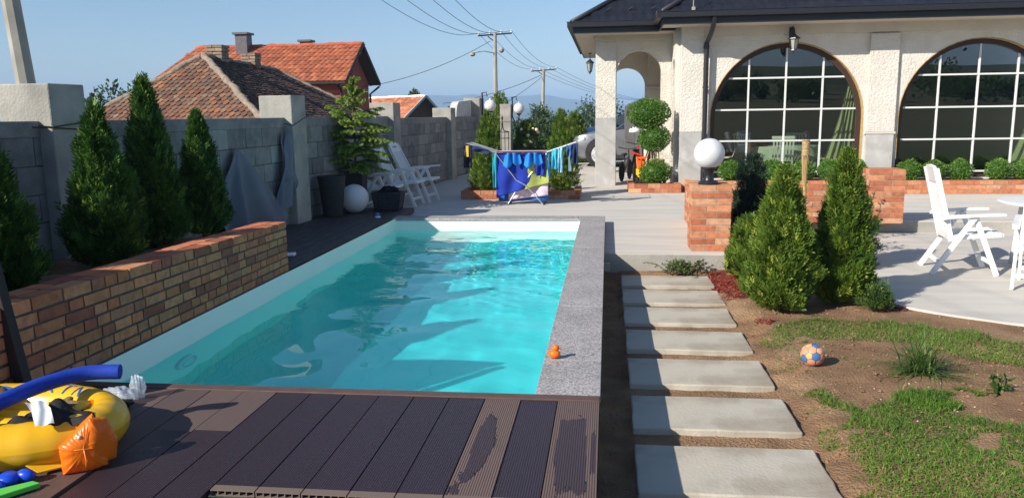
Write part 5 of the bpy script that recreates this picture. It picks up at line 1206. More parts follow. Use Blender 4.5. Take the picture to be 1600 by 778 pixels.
# bamboo torch
M['bamboo'] = mat('bamboo', (.52, .36, .17), (.40, .26, .11), 20, .6, .3, 60, stretch=(1, 1, .2))
to = thing('bamboo_torch', 'slim bamboo garden torch standing between the two big conifers', 'torch', (2.02, 8.3, -.28)); x, y = 1.985, 8.3
mb = MB(); mb.tube([(x+.03, y, -.3), (x+.012, y, .45), (x+.005, y, .72)], .017, 10)
for z in (0, .28, .55): mb.lathe([(.017, z), (.021, z+.006), (.017, z+.012)], (x+.014, y, 0), 10)
mb.build('pole', M['bamboo'], to, smooth=True, angle=30)
mb = MB()
for k in range(10):
    a = 2*math.pi*k/10; ca, sa = math.cos(a), math.sin(a); mb.tube([(x+.016*ca, y+.016*sa, .70), (x+.024*ca, y+.024*sa, .88), (x+.034*ca, y+.034*sa, 1.01)], .0055, 5)
mb.lathe([(.019, .70), (.022, .71), (.019, .72)], (x, y, 0), 12); mb.build('splints', M['bamboo'], to)
mb = MB()
for i in range(12):
    z = 1.0+i*.0135; r = .034+.003*(i % 2); mb.lathe([(r, z), (r+.004, z+.006), (r, z+.012)], (x, y, 0), 16)
mb.build('woven_band', mat('woven_cane', (.60, .45, .24), (.36, .23, .10), 60, .7, .6, 90), to, smooth=True)
mb = MB(); mb.lathe([(.03, 1.155), (.03, 1.175), (.018, 1.185), (.014, 1.22), (.02, 1.225), (.02, 1.235), (.001, 1.25)], (x, y, 0), 14); mb.build('burner', M['black_metal'], to)

# ================================================================ POTS, SPHERE, BASKET, TARP
pt = thing('tall_pot', 'empty tall dark grey ribbed plant pot in front of the block wall', 'pot', (-4.0, 11.15, 0)); cx, cy = -4.03, 11.18
prof = [(.125, 0), (.14, .01)]
for i in range(36): prof.append((.14+.06*(i/36)+.0022*(i % 2), .02+.55*i/36))
prof += [(.205, .575), (.205, .60), (.18, .60), (.165, .3), (.001, .3)]
mb = MB(); mb.lathe(prof, (cx, cy, 0), 40); mb.build('body', M['pot'], pt, smooth=True, angle=50)
mb = MB(); mb.lathe([(.168, .50), (.001, .51)], (cx, cy, 0), 24); mb.build('potting_soil', M['soil'], pt)
mb = MB(); mb.ball((-3.84, 11.62, .218), .218, 44); o = mb.build('sphere_light', M['globe'], smooth=True); tag(o, 'large white ball light lying on the dark deck between the two pots', 'ball light')
bk = thing('black_basket', 'black woven rectangular basket at the end of the dark deck strip', 'basket', (-3.40, 11.95, 0))
M['weave'] = mat('black_weave', (.02, .021, .026), (.045, .047, .055), 45, .75, 1, 60, bdist=.012)
mb = MB(); b0, b1, w0, w1 = .19, .235, .13, .16; cx, cy = -3.40, 11.95
def ringp(hw, hd, z): return [(cx-hw, cy-hd, z), (cx+hw, cy-hd, z), (cx+hw, cy+hd, z), (cx-hw, cy+hd, z)]
rows = 12; prev = None; vs, fs = [], []
for i in range(rows+1):
    t = i/rows; b_ = .006*(i % 2); vs += ringp(b0+(b1-b0)*t+b_, w0+(w1-w0)*t+b_, .005+.285*t)
for i in range(rows):
    for k in range(4): fs.append((4*i+k, 4*i+(k+1) % 4, 4*i+4+(k+1) % 4, 4*i+4+k))
k0 = len(vs); vs += ringp(b1-.03, w1-.03, .29); vs += ringp(b1-.04, w1-.04, .18)
for k in range(4): fs.append((4*rows+k, 4*rows+(k+1) % 4, k0+(k+1) % 4, k0+k)); fs.append((k0+k, k0+(k+1) % 4, k0+4+(k+1) % 4, k0+4+k))
fs.append((k0+4, k0+5, k0+6, k0+7)); mb.add(vs, fs); mb.build('weave', M['weave'], bk, bevel=.008)
mb = MB()
def crumple(c, s, seed, nu=26, nv=18, amp=.28):
    g2 = random.Random(seed); ph = [g2.uniform(0, 6) for _ in range(8)]
    def fn(u, v):
        a = 2*math.pi*u; th = math.pi*v; d = Vector((math.sin(th)*math.cos(a), math.sin(th)*math.sin(a), math.cos(th)))
        k = 1+amp*(math.sin(5*d.x+ph[0]+3*d.z)+math.sin(7*d.y+ph[1]+2*d.x)+.7*math.sin(11*d.z+ph[2]+5*d.y)+.6*math.sin(15*d.x+9*d.y+ph[3]))*.5
        return (c[0]+d.x*s[0]*k, c[1]+d.y*s[1]*k, c[2]+max(-.95 if False else -9, d.z)*s[2]*k)
    return fn
mb.grid(crumple((-3.38, 11.95, .31), (.13, .10, .07), 3), 26, 18); o = mb.build('black_cloth', mat('black_fabric', (.012, .012, .015), rough=.95), smooth=True); tag(o, 'crumpled black cloth lying on top of the woven basket', 'cloth')
fl = thing('pool_thermometer', 'small blue and white floating pool thermometer left on the dark deck edge', 'thermometer', (-3.28, 10.9, 0))
mb = MB(); mb.lathe([(.03, .0), (.045, .012), (.03, .03)], (-3.3, 11.0, 0), 14); mb.build('float', M['white'], fl); mb = MB(); mb.lathe([(.028, .03), (.03, .06), (.012, .075), (.001, .08)], (-3.3, 11.0, 0), 14); mb.build('cap', mat('sky_blue_plastic', (.05, .22, .6), rough=.3), fl)
# hanging sheet
M['tarp'] = mat('grey_sheet', (.17, .185, .225), (.14, .155, .19), 3, .8, .12, 90)
TY = [8.35, 8.6, 8.86, 8.93, 9.12, 9.5, 9.85, 10.0, 10.12, 10.2, 10.29]; TT = [.50, .74, 1.05, 1.10, .98, .68, .40, .62, 1.12, 1.27, 1.0]; TBt = [.06, .06, .06, .06, .07, .08, .12, .16, .22, .30, .5]
def tarp(u, v):
    y = 8.35+1.94*u; top = float(np.interp(y, TY, TT)); bot = float(np.interp(y, TY, TBt)); z = top+(bot-top)*v
    yy = y - .32*(v)*max(0, 1-abs(y-9.2)/.7) + .0
    th_ = math.atan2(y-8.93, max(.05, 1.22-z)); rd = math.hypot(y-8.93, 1.15-z); fold = .075*math.sin(th_*11+.6)*min(1, rd*1.6)+.03*math.sin(th_*23+1)*min(1, rd)+.008*math.sin(z*11+y*4)
    return (wx(y)-.05+fold*(.3+.9*v)+.05*v, yy, z)
mb = MB(); mb.grid(tarp, 150, 46); o = mb.build('hanging_sheet', M['tarp'], smooth=True); tag(o, 'blue grey fabric sheet hung in swags on the block wall between two piers', 'fabric sheet')
mb = MB()
def tarp2(u, v):
    y = 9.75+.56*u; top = .40+.86*max(0, (y-9.85)/.38)**.9 if y > 9.85 else .40; top = min(top, 1.26); z = top+((.20+.12*u)-top)*v; return (wx(y)-.02+.03*math.sin(y*19+4*v)+.03*v, y-.05*v, z)
mb.grid(tarp2, 40, 30); o = mb.build('hanging_sheet', M['tarp'], smooth=True); tag(o, 'right end fold of the grey sheet pulled up to a point beside the second pier', 'fabric sheet')
# folded white frames at the brick wall end
ff = thing('folded_frame', 'folded white plastic frame parts lying on the dark deck behind the brick wall end', 'plastic parts', (-3.35, 7.6, 0))
mb = MB(); mb.bar((-3.70, 7.75, .025), (-3.28, 7.9, .025), .05, .03); mb.bar((-3.72, 7.62, .045), (-3.22, 7.72, .05), .07, .025); mb.bar((-3.65, 7.58, .075), (-3.30, 7.62, .08), .06, .03); mb.bar((-3.60, 7.50, .10), (-3.42, 7.95, .11), .05, .025); mb.build('bars', M['white'], ff, bevel=.006)
# strap around the first pier
mb = MB(); z = 1.38
mb.tube([(-6.4, 4.9, 1.60), (wx(5.97)-.44, 5.95, 1.44), (wx(5.97)+.006, 5.963, 1.40), (wx(6.38)+.008, 6.39, 1.44)], .006, 6); mb.tube([(-6.4, 4.9, 1.50), (wx(5.97)+.009, 5.960, 1.395), (wx(6.38)+.010, 6.392, 1.37), (wx(6.38)-.1, 6.40, 1.36)], .006, 6); mb.tube([(wx(6.38)+.012, 6.37, 1.40), (wx(6.38)+.014, 6.37, 1.2), (wx(6.38)+.014, 6.36, 1.0)], .005, 5)
o = mb.build('cord', mat('green_cord', (.05, .06, .03), rough=.8), smooth=True); tag(o, 'thin dark green cord tied around the big near pier', 'cord')
mb = MB(); mb.tube([(wx(10.34)-.2, 10.335, 1.40), (wx(10.34)+.005, 10.335, 1.34), (wx(10.78)+.006, 10.785, 1.46)], .005, 5); o = mb.build('cord', M['wire'], smooth=True); tag(o, 'thin black cord around the second pier above the grey sheet', 'cord')

# ================================================================ LEFT SCREEN
sc_ = thing('wooden_screen', 'dark composite board screen with a leaning end post at the left edge of the deck', 'screen', (-3.3, 3.5, 0))
mb = MB(); mb.bar((-2.96, 3.56, -.05), (-3.17, 3.56, 1.30), .055, .06, up=(0, 1, 0)); mb.build('end_post', M['darkwood'], sc_, bevel=.004)
for i in range(9):
    z = .02+.148*i; xr = -3.0-.155*(z+.07); mb = MB(); mb.box(-5.2, xr-.0, 3.60, 3.625, z, z+.14); mb.build('board', M['darkwood'], sc_, bevel=.003)

# ================================================================ INFLATABLES AND THINGS ON THE DECK
M['yellow'] = mat('yellow_vinyl', (.80, .46, .015), (.76, .42, .012), 3, .28, .10, 12, spec=.5)
M['orange'] = mat('orange_vinyl', (.95, .23, .008), (.90, .19, .006), 5, .3, .35, 18, spec=.5, trans=.25, bdist=.02)
M['blue_foam'] = mat('blue_foam', (.012, .05, .42), (.010, .042, .36), 12, .7, .2, 120)
M['print_blue'] = mat('print_blue', (.03, .14, .42), rough=.35)
fb = thing('inflatable_boat', 'yellow inflatable toy boat with blue lettering lying on the deck at the left edge', 'inflatable boat', (-2.75, 3.12, 0))
fc = (-2.70, 3.08); ea, eb = .46, .26
mb = MB()
def ringv(u, v):
    a = 2*math.pi*u; b_ = 2*math.pi*v; r = .098+.0014*math.sin(26*a); x, y = ea*math.cos(a), eb*math.sin(a); n = Vector((math.cos(a)/ea, math.sin(a)/eb, 0)).normalized()
    return (fc[0]+x+n.x*r*math.cos(b_), fc[1]+y+n.y*r*math.cos(b_), .102+r*math.sin(b_)*1.0)
mb.grid(ringv, 110, 28); mb.build('outer_tube', M['yellow'], fb, smooth=True)
mb = MB()
for k in range(5): y = -.18+.09*k; hw = .42*math.sqrt(max(0, 1-(y/.30)**2)); mb.tube([(fc[0]-hw, fc[1]+y, .075), (fc[0]-hw*.5, fc[1]+y, .08), (fc[0]+hw*.5, fc[1]+y, .08), (fc[0]+hw, fc[1]+y, .075)], [.035, .05, .05, .035], 12)
mb.build('floor_chambers', M['yellow'], fb, smooth=True)
mb = MB(); mb.tube([(fc[0]-.24, fc[1]-.22, .16), (fc[0]-.16, fc[1]-.10, .17), (fc[0]-.15, fc[1]+.08, .17), (fc[0]-.20, fc[1]+.20, .16)], [.05, .07, .07, .05], 14); mb.build('seat_tube', M['yellow'], fb, smooth=True)
mb = MB(); mb.tube([(fc[0]+.38, fc[1]-.14, .14), (fc[0]+.33, fc[1]+.0, .17), (fc[0]+.36, fc[1]+.14, .14)], [.035, .05, .035], 14); mb.build('bow_pillow', M['yellow'], fb, smooth=True)
mb = MB(); mb.lathe([(.016, .0), (.016, .008), (.009, .009), (.009, .004)], (fc[0]+.02, fc[1]-.24, .150), 14); mb.build('valve', M['black_metal'], fb)
mb = MB(); mb.prism([(-2.40, 2.80, .05), (-2.33, 2.80, .012), (-2.27, 2.86, .012), (-2.31, 2.90, .06)], (0, 0, .006)); mb.build('grab_tab', M['yellow'], fb)
# printed letters that follow the tube
def text_obj(s, size, m, parent, place):
    cu = bpy.data.curves.new('t', 'FONT'); cu.body = s; cu.size = size; cu.extrude = 0; ob = bpy.data.objects.new('t', cu); COL.objects.link(ob)
    dg = bpy.context.evaluated_depsgraph_get(); me = bpy.data.meshes.new_from_object(ob.evaluated_get(dg)); bpy.data.objects.remove(ob)
    import bmesh
    bm = bmesh.new(); bm.from_mesh(me); bmesh.ops.triangulate(bm, faces=bm.faces[:]); bmesh.ops.subdivide_edges(bm, edges=bm.edges[:], cuts=2)
    o3 = WO[parent.name]
    for v in bm.verts: q = place(v.co.x, v.co.y); v.co = (q[0]-o3[0], q[1]-o3[1], q[2]-o3[2])
    bm.to_mesh(me); bm.free(); me.materials.clear(); me.materials.append(m); return link('lettering', me, parent)
def on_tube(a0, dirn=-1, tilt=1.25, r=.1205):
    def f(x, y):
        a = a0+dirn*x/.47; b_ = tilt+y/.098; px_, py_ = ea*math.cos(a), eb*math.sin(a); n = Vector((math.cos(a)/ea, math.sin(a)/eb, 0)).normalized(); rr = r+.0014*math.sin(26*a)
        return (fc[0]+px_+n.x*rr*math.cos(b_), fc[1]+py_+n.y*rr*math.cos(b_), .125+rr*math.sin(b_))
    return f
def on_far(a0):
    def f(x, y):
        a = a0-x/.46; b_ = math.pi*.70-y/.098; px_, py_ = ea*math.cos(a), eb*math.sin(a); n = Vector((math.cos(a)/ea, math.sin(a)/eb, 0)).normalized(); rr = .1005+.0014*math.sin(26*a)
        return (fc[0]+px_+n.x*rr*math.cos(b_), fc[1]+py_+n.y*rr*math.cos(b_), .102+rr*math.sin(b_))
    return f
text_obj('" K T N', .10, M['print_blue'], fb, on_far(1.62))
mb = MB(); pts = []
f_ = on_far(2.1); k = [f_(.09*math.cos(t)+.02, .022*math.sin(t)+.02) for t in np.linspace(0, 2*math.pi, 20, endpoint=False)]; mb.add(k, [tuple(range(20))]); mb.build('lettering', M['print_blue'], fb)
f_ = on_far(.50); mb = MB(); k = [f_(.045*math.cos(t), .018*math.sin(t)+.0) for t in np.linspace(0, 2*math.pi, 18, endpoint=False)]; mb.add(k, [tuple(range(18))]); mb.build('print_patch', M['orange'], fb)
# noodle
mb = MB(); mb.tube([(-3.55, 2.55, .30), (-3.1, 2.80, .30), (-2.78, 3.08, .295), (-2.50, 3.36, .285), (-2.30, 3.50, .27)], .036, 20)
k0 = MB(); o = None
pts = [Vector(p_) for p_ in [(-2.74, 2.45, .20), (-2.63, 2.72, .24), (-2.58, 2.94, .265), (-2.52, 3.13, .28), (-2.42, 3.27, .285), (-2.28, 3.32, .28)]]
mb = MB(); P2 = []
for i in range(len(pts)-1):
    p0, p1_, p2_, p3 = pts[max(0, i-1)], pts[i], pts[i+1], pts[min(len(pts)-1, i+2)]
    for s_ in range(6): t_ = s_/6; P2.append(.5*((2*p1_)+(p2_-p0)*t_+(2*p0-5*p1_+4*p2_-p3)*t_*t_+(-p0+3*p1_-3*p2_+p3)*t_**3))
P2.append(pts[-1]); nn_ = len(P2); rr = [.035]*nn_; P2 += [P2[-1]+(P2[-1]-P2[-2])*.12, P2[-1]+(P2[-1]-P2[-2])*.2]; rr += [.031, .022]
mb.tube(P2, rr, 22); o = mb.build('pool_noodle', M['blue_foam'], smooth=True, angle=60); tag(o, 'bright blue foam pool noodle lying across the yellow boat', 'pool noodle')
# clothes on the boat
M['blackcloth'] = mat('black_swimwear', (.012, .013, .016), (.02, .02, .024), 9, .85, .5, 40)
mb = MB()
def drape(cx, cy, sx, sy, z0, h, seed, rot=0):
    g2 = random.Random(seed); ph = [g2.uniform(0, 6) for _ in range(8)]
    def fn(u, v):
        a = 2*math.pi*u; r = v; k = 1+.22*math.sin(3*a+ph[0])+.13*math.sin(5*a+ph[1])+.08*math.sin(9*a+ph[2])
        x, y = sx*r*k*math.cos(a), sy*r*k*math.sin(a); c_, s_ = math.cos(rot), math.sin(rot)
        z = z0+h*(1-r*r)+.020*math.sin(38*x+ph[3]+20*y)*(1-r*.4)+.014*math.sin(60*y+ph[4]-25*x)
        return (cx+x*c_-y*s_, cy+x*s_+y*c_, z)
    return fn
mb.grid(drape(-2.37, 2.98, .155, .125, .175, .060, 4, -.2), 60, 16); o = mb.build('black_swimsuit', M['blackcloth'], smooth=True); tag(o, 'crumpled black swimwear heaped on the yellow inflatable boat', 'swimwear')
mb = MB(); strip = [(-2.49, 2.99, .235), (-2.45, 2.965, .255), (-2.41, 2.93, .258), (-2.36, 2.89, .25), (-2.33, 2.86, .225), (-2.31, 2.84, .205)]
def stp(u, v):
    k = v*(len(strip)-1); i = min(int(k), len(strip)-2); p_ = Vector(strip[i]).lerp(Vector(strip[i+1]), k-i); return (p_.x+(u-.5)*.052, p_.y+(u-.5)*.045, p_.z+.004*math.sin(u*9+v*7)+.004)
mb.grid(stp, 10, 30); o = mb.build('white_cloth', mat('white_cotton', (.75, .75, .77), rough=.9), smooth=True); tag(o, 'white cloth strip lying over the black swimwear', 'cloth')
mb = MB(); mb.grid(drape(-2.37, 3.05, .05, .03, .225, .02, 9, .4), 30, 8); o = mb.build('patterned_cloth', mat('patterned_cloth', (.30, .16, .06), (.05, .10, .06), 60, .9), smooth=True); tag(o, 'small orange and green patterned cloth on top of the black swimwear', 'cloth')
# orange arm band
ab = thing('arm_band', 'bright orange inflatable arm band propped against the yellow boat', 'arm band', (-2.15, 2.86, 0)); mb = MB(); ax_, ay = -2.17, 2.87
H_, NN = Vector((.80, .60, 0)), Vector((.60, -.80, 0))
def pillow(outl, c, thick, seed, lean=0.0, hdir=H_, ndir=NN, pk=22):
    n_o = len(outl); cx0 = sum(p[0] for p in outl)/n_o; cz0 = sum(p[1] for p in outl)/n_o
    def fn(u, v):
        k = (u % 1)*n_o; i = int(k) % n_o; f = k-int(k); f = f*f*(3-2*f)*.5+f*.5; p, q = outl[i], outl[(i+1) % n_o]; ox, oz = p[0]+(q[0]-p[0])*f, p[1]+(q[1]-p[1])*f
        r = math.sin(v*math.pi); side = 1 if v < .5 else -1; rr = r**.75; t = thick*side*math.sqrt(max(0, 1-rr**2.6))*(1+.10*math.sin(pk*2*math.pi*u+seed)*rr**3)
        h = cx0+(ox-cx0)*rr*(1+.012*math.sin(pk*2*math.pi*u)); z = cz0+(oz-cz0)*rr
        p3 = Vector((c[0], c[1], 0))+hdir*h+ndir*(t+lean*z); return (p3.x, p3.y, max(.003, c[2]+z))
    return fn
mb.grid(pillow([(-.085, .005), (.015, 0), (.085, .01), (.092, .10), (.045, .235), (.0, .20), (-.05, .15), (-.09, .12)], (ax_, ay, 0), .048, 1, -.12), 96, 26)
mb.build('chamber', M['orange'], ab, smooth=True)
mb = MB(); H2, N2v = Vector((.45, .89, 0)), Vector((.89, -.45, 0)); mb.grid(pillow([(-.02, .02), (.09, .02), (.11, .10), (.07, .21), (.0, .225), (-.03, .12)], (ax_+.035, ay+.01, 0), .034, 2, -.05, H2, N2v), 80, 22)
mb.build('chamber', M['orange'], ab, smooth=True)
mb = MB()
def onf(h, z, o=.050): q = Vector((ax_, ay, 0))+H_*h+NN*(o-.12*z); return (q.x, q.y, z)
mb.tube([onf(-.088, .105, .012), onf(-.03, .11, .047), (onf(.03, .105, .050)), onf(.088, .095, .014)], .0022, 5); mb.tube([onf(.0, .012, .03), onf(.005, .06, .049), onf(.0, .11, .049)], .0022, 5); mb.tube([onf(-.0, .11, .049), onf(.015, .17, .04), onf(.04, .228, .006)], .0022, 5)
mb.build('seam', mat('orange_seam', (.95, .34, .05), rough=.3), ab, smooth=True)
mb = MB(); q = onf(-.012, .158, .040); mb.ball(q, .008, 10); mb.build('valve', M['white'], ab)
# plastic bags
bm_ = bpy.data.materials.new('clear_bag'); t, p = nodes(bm_); p.inputs['Base Color'].default_value = (.62, .70, .80, 1); p.inputs['Roughness'].default_value = .25
tr = t.nodes.new('ShaderNodeBsdfTransparent'); ms = t.nodes.new('ShaderNodeMixShader'); ms.inputs[0].default_value = .42; t.links.new(tr.outputs[0], ms.inputs[1]); t.links.new(p.outputs[0], ms.inputs[2]); t.links.new(ms.outputs[0], t.nodes['Material Output'].inputs[0])
for (c, s, sd_, lab) in (((-2.52, 3.62, .045), (.085, .05, .045), 5, 'crumpled clear plastic bag beside the blue noodle end'), ((-2.45, 3.70, .06), (.04, .03, .07), 8, 'smaller upright crumpled clear bag next to the pool trim')):
    mb = MB(); mb.grid(crumple(c, s, sd_, amp=.17), 44, 28); o = mb.build('plastic_bag', bm_, smooth=True); tag(o, lab, 'plastic bag')
mb = MB(); mb.grid(crumple((-2.45, 3.57, .022), (.045, .035, .018), 12), 24, 14); o = mb.build('dark_goggles_case', M['blackcloth'], smooth=True); tag(o, 'small dark crumpled pouch lying at the plastic bags', 'pouch')
# toys
M['toyblue'] = mat('toy_blue', (.012, .07, .62), rough=.3); M['toygreen'] = mat('toy_green', (.10, .55, .08), rough=.35)
ty = thing('sand_mould', 'glossy blue toy sand mould on the deck in the lower left corner', 'toy', (-2.36, 2.70, 0)); mb = MB(); mb.lathe([(.030, .0), (.045, .02), (.048, .035), (.026, .05), (.001, .052)], (-2.40, 2.72, 0), 20); mb.ball((-2.35, 2.75, .028), .028, 14, sx=1.5); mb.ball((-2.415, 2.67, .02), .024, 14, sx=1.7); mb.build('shell', M['toyblue'], ty, smooth=True)
ty = thing('toy_rake', 'green toy shovel on the deck in the lower left corner', 'toy', (-2.28, 2.64, 0)); mb = MB(); mb.prism([(-2.42, 2.60, .004), (-2.33, 2.58, .004), (-2.245, 2.70, .004), (-2.29, 2.715, .004)], (0, 0, .022)); mb.tube([(-2.37, 2.6, .02), (-2.45, 2.48, .03)], .011, 8); mb.build('blade', M['toygreen'], ty, bevel=.004)
# rubber duck
dk = thing('rubber_duck', 'orange rubber duck on the granite pool edging', 'rubber duck', (-.31, 4.56, 0)); mb = MB()
mb.ball((-.31, 4.56, .028), .032, 20, sx=1.15, sy=.9, sz=.85); mb.ball((-.302, 4.56, .066), .021, 16); mb.tube([(-.338, 4.56, .034), (-.352, 4.56, .048)], [.012, .003], 8); mb.build('body', mat('duck_orange', (.85, .16, .01), rough=.35), dk, smooth=True)
mb = MB(); mb.ball((-.280, 4.557, .062), .008, 10, sx=1.5, sz=.5); mb.build('beak', mat('duck_beak', (.75, .06, .01), rough=.35), dk, smooth=True)
# football
bl = thing('football', 'small football with orange, pink and blue panels on the bare soil', 'ball', (1.41, 5.43, -.285)); r_ = .079; bc = Vector((1.41, 5.43, -.288+r_))
phi = (1+5**.5)/2; ico = [Vector(v_).normalized() for v_ in [(0, 1, phi), (0, 1, -phi), (0, -1, phi), (0, -1, -phi), (1, phi, 0), (1, -phi, 0), (-1, phi, 0), (-1, -phi, 0), (phi, 0, 1), (phi, 0, -1), (-phi, 0, 1), (-phi, 0, -1)]]
tri = []
for i in range(12):
    for j in range(i+1, 12):
        for k in range(j+1, 12):
            if all(abs((ico[a]-ico[b]).length-1.0515) < .02 for a, b in ((i, j), (j, k), (i, k))): tri.append((i, j, k))
hexc = [(ico[a]+ico[b]+ico[c]).normalized() for a, b, c in tri]; rot = Matrix.Rotation(.5, 3, 'X') @ Matrix.Rotation(.9, 3, 'Z')
cent = [(rot@c, 0, i) for i, c in enumerate(ico)]+[(rot@c, 1, i) for i, c in enumerate(hexc)]
BC = [(.82, .42, .16), (.05, .18, .42), (.80, .62, .52), (.78, .30, .18), (.10, .28, .50), (.80, .50, .42)]
mb = MB(); N1, N2 = 160, 90; vs, fs, cs = [], [], []
for j in range(N2+1):
    for i in range(N1):
        th = math.pi*j/N2; a = 2*math.pi*i/N1; d = Vector((math.sin(th)*math.cos(a), math.sin(th)*math.sin(a), math.cos(th))); sco = sorted([(d.dot(c)+(0 if k_ else -.0215), k_, i_) for c, k_, i_ in cent], reverse=True)[:2]
        edge = sco[0][0]-sco[1][0] < .016; cs.append((.02, .03, .06) if edge else (BC[(sco[0][2]*(2 if sco[0][1] else 3)+sco[0][1]) % 6])); vs.append(bc+d*(r_-(.0012 if edge else 0)))
fs = [(j*N1+i, j*N1+(i+1) % N1, (j+1)*N1+(i+1) % N1, (j+1)*N1+i) for j in range(N2) for i in range(N1)]
mb.v = [tuple(v_) for v_ in vs]; mb.f = fs; mb.c = cs; mb.mi = [0]*len(fs); M['ballm'] = mat('football_panels', (1, 1, 1), (.85, .85, .85), 5, .4, attr='col'); mb.build('panels', M['ballm'], bl, smooth=True)

# ================================================================ DRYING RACK WITH WASHING
dr = thing('drying_rack', 'folding metal clothes drying rack with raised wings standing behind the pool', 'drying rack', (-1.45, 13.75, -.1))
M['rackm'] = mat('rack_metal', (.55, .56, .58), rough=.35, metal=.6)
xL, xR, yF, yK = -1.93, -1.02, 13.5, 14.0; zt = .81
for y in (yF, yK):
    mb = MB(); mb.tube([(xL, y, zt), (-1.555, y, .31), (-1.09 if y == yF else -1.09, y, -.09)] if False else [(xL, y, zt), (-1.56, y, .33), (-1.40, y, .24), (-1.10, y, -.09)], .009, 6); mb.build('leg', M['rackm'], dr)
    mb = MB(); mb.tube([(xR, y+.03, zt), (-1.40, y+.03, .33), (-1.53, y+.03, .22), (-1.72, y+.03, -.09)], .009, 6); mb.build('leg', M['rackm'], dr)
for x in (-1.10, -1.72): mb = MB(); mb.tube([(x, yF, -.09), (x, yK+.03, -.09)], .009, 6); mb.build('foot_bar', M['black_metal'], dr)
mb = MB(); mb.tube([(xL, yF, zt), (xR, yF, zt), (xR, yK, zt), (xL, yK, zt), (xL, yF, zt)], .009, 6)
for k in range(1, 8): mb.tube([(xL, yF+.0625*k, zt), (xR, yF+.0625*k, zt)], .003, 5)
mb.build('top_frame', M['rackm'], dr)
mb = MB(); mb.tube([(xL, yF, zt), (-2.42, yF, .97), (-2.42, yK, .97), (xL, yK, zt)], .009, 6); 
for k in range(1, 6): mb.tube([(xL, yF+.083*k, zt), (-2.42, yF+.083*k, .97)], .003, 5)
mb.build('wing', M['rackm'], dr)
mb = MB(); mb.tube([(xR, yF, zt), (-.54, yF, .965), (-.54, yK, .965), (xR, yK, zt)], .009, 6)
for k in range(1, 6): mb.tube([(xR, yF+.083*k, zt), (-.54, yF+.083*k, .965)], .003, 5)
mb.build('wing', M['rackm'], dr)
mb = MB(); mb.tube([(xL+.03, yF-.012, zt+.012), (xR-.03, yF-.012, zt+.012)], .008, 6); o = mb.build('red_strap', mat('red_strap', (.45, .03, .03), rough=.6)); tag(o, 'thin red strap laid along the front rail of the drying rack', 'strap')
def cloth(x0, x1, y, zt_, zb, m, lab, cat, seed, wav=.02, nf=3.2, slant=0, zb2=None, name='towel', curve=0, x0b=None, x1b=None):
    g2 = random.Random(seed); ph = g2.uniform(0, 6)
    def fn(u, v):
        zlow = zb+((zb2 if zb2 is not None else zb)-zb)*u; xa = x0+((x0b if x0b is not None else x0)-x0)*v; xb = x1+((x1b if x1b is not None else x1)-x1)*v
        return (xa+(xb-xa)*u, y+wav*(.3+v)*math.sin(nf*u*3+ph+v*1.3)+.012*math.sin(v*7+u*5), zt_+slant*u+(zlow-zt_-slant*u)*v + curve*math.sin(math.pi*u)*v)
    mb = MB(); mb.grid(fn, 50, 26); o = mb.build(name, m, smooth=True, solid=.006); tag(o, lab, cat); return o
M['t_blue'] = mat('royal_blue_terry', (.018, .045, .36), (.014, .035, .30), 6, .95, .4, 60); M['t_lime'] = mat('lime_towel', (.45, .47, .08), (.20, .30, .10), 3, .95, .4, 60)
M['t_lilac'] = mat('lilac_cloth', (.55, .42, .55), (.68, .62, .66), 9, .9); M['t_turq'] = mat('turquoise_cloth', (.03, .40, .48), (.02, .30, .40), 5, .9); M['t_sky'] = mat('bright_blue_nylon', (.01, .22, .70), (.008, .15, .50), 7, .5)
M['t_navy'] = mat('navy_cloth', (.015, .025, .08), (.02, .04, .12), 9, .9)
cloth(-1.92, -1.18, yF+.024, .81, .02, M['t_blue'], 'big royal blue towel hanging on the left front of the drying rack', 'towel', 1, x1b=-1.38, zb2=.20, nf=4)
cloth(-1.22, -1.06, yF+.028, .805, .40, M['t_blue'], 'blue towel end at the right front of the drying rack', 'towel', 11, zb2=.42)
cloth(-1.66, -1.00, yF+.05, .81, .10, M['t_lime'], 'lime green and yellow towel behind the blue one on the drying rack', 'towel', 2, zb2=.28, wav=.025)
cloth(-1.72, -1.02, yF+.11, .80, -.02, M['t_lilac'], 'pale lilac cloth showing at the lower right of the drying rack', 'cloth', 3, zb2=.06, name='lilac_cloth')
cloth(-1.90, -1.02, yF+.17, .80, -.05, mat('mid_blue', (.02, .10, .38), (.03, .14, .45), 4, .9), 'mid blue towel at the back of the drying rack, its hem just above the terrace', 'towel', 4, zb2=-.03, wav=.03)
cloth(-1.97, -1.90, yF+.02, .80, .20, M['t_turq'], 'narrow turquoise cloth at the left end of the drying rack', 'cloth', 5, name='turquoise_cloth')
cloth(-1.02, -.985, yF+.03, .80, .36, M['t_sky'], 'narrow light blue strip hanging at the right rail end of the drying rack', 'cloth', 6, name='blue_strip')
def trunks(x, lab, seed, s=1):
    t_ = thing('swim_trunks', lab, 'swim trunks', (x, yF-.03, .60)); g2 = random.Random(seed)
    for sg in (-1, 1):
        mb = MB()
        def fn(u, v, sg=sg):
            xx = x+sg*(.01+.13*u*(.75+.3*v))*s; return (xx, yF-.04-.025*math.sin(u*5+sg)-.02*v, .805-.17*v*s-.05*math.sin(math.pi*u)*v+.02*sg*v)
        mb.grid(fn, 14, 10); mb.build('trouser_leg', M['t_sky'], t_, smooth=True, solid=.01)
    mb = MB(); mb.tube([(x-.14*s, yF-.035, .80), (x, yF-.045, .79), (x+.14*s, yF-.035, .80)], .016, 8); mb.build('waistband', M['t_navy'], t_)
trunks(-1.62, 'bright blue swim trunks draped on the rack, the left pair', 1, 1.15); trunks(-1.26, 'bright blue swim trunks draped on the rack, the right pair', 2, 1.15)
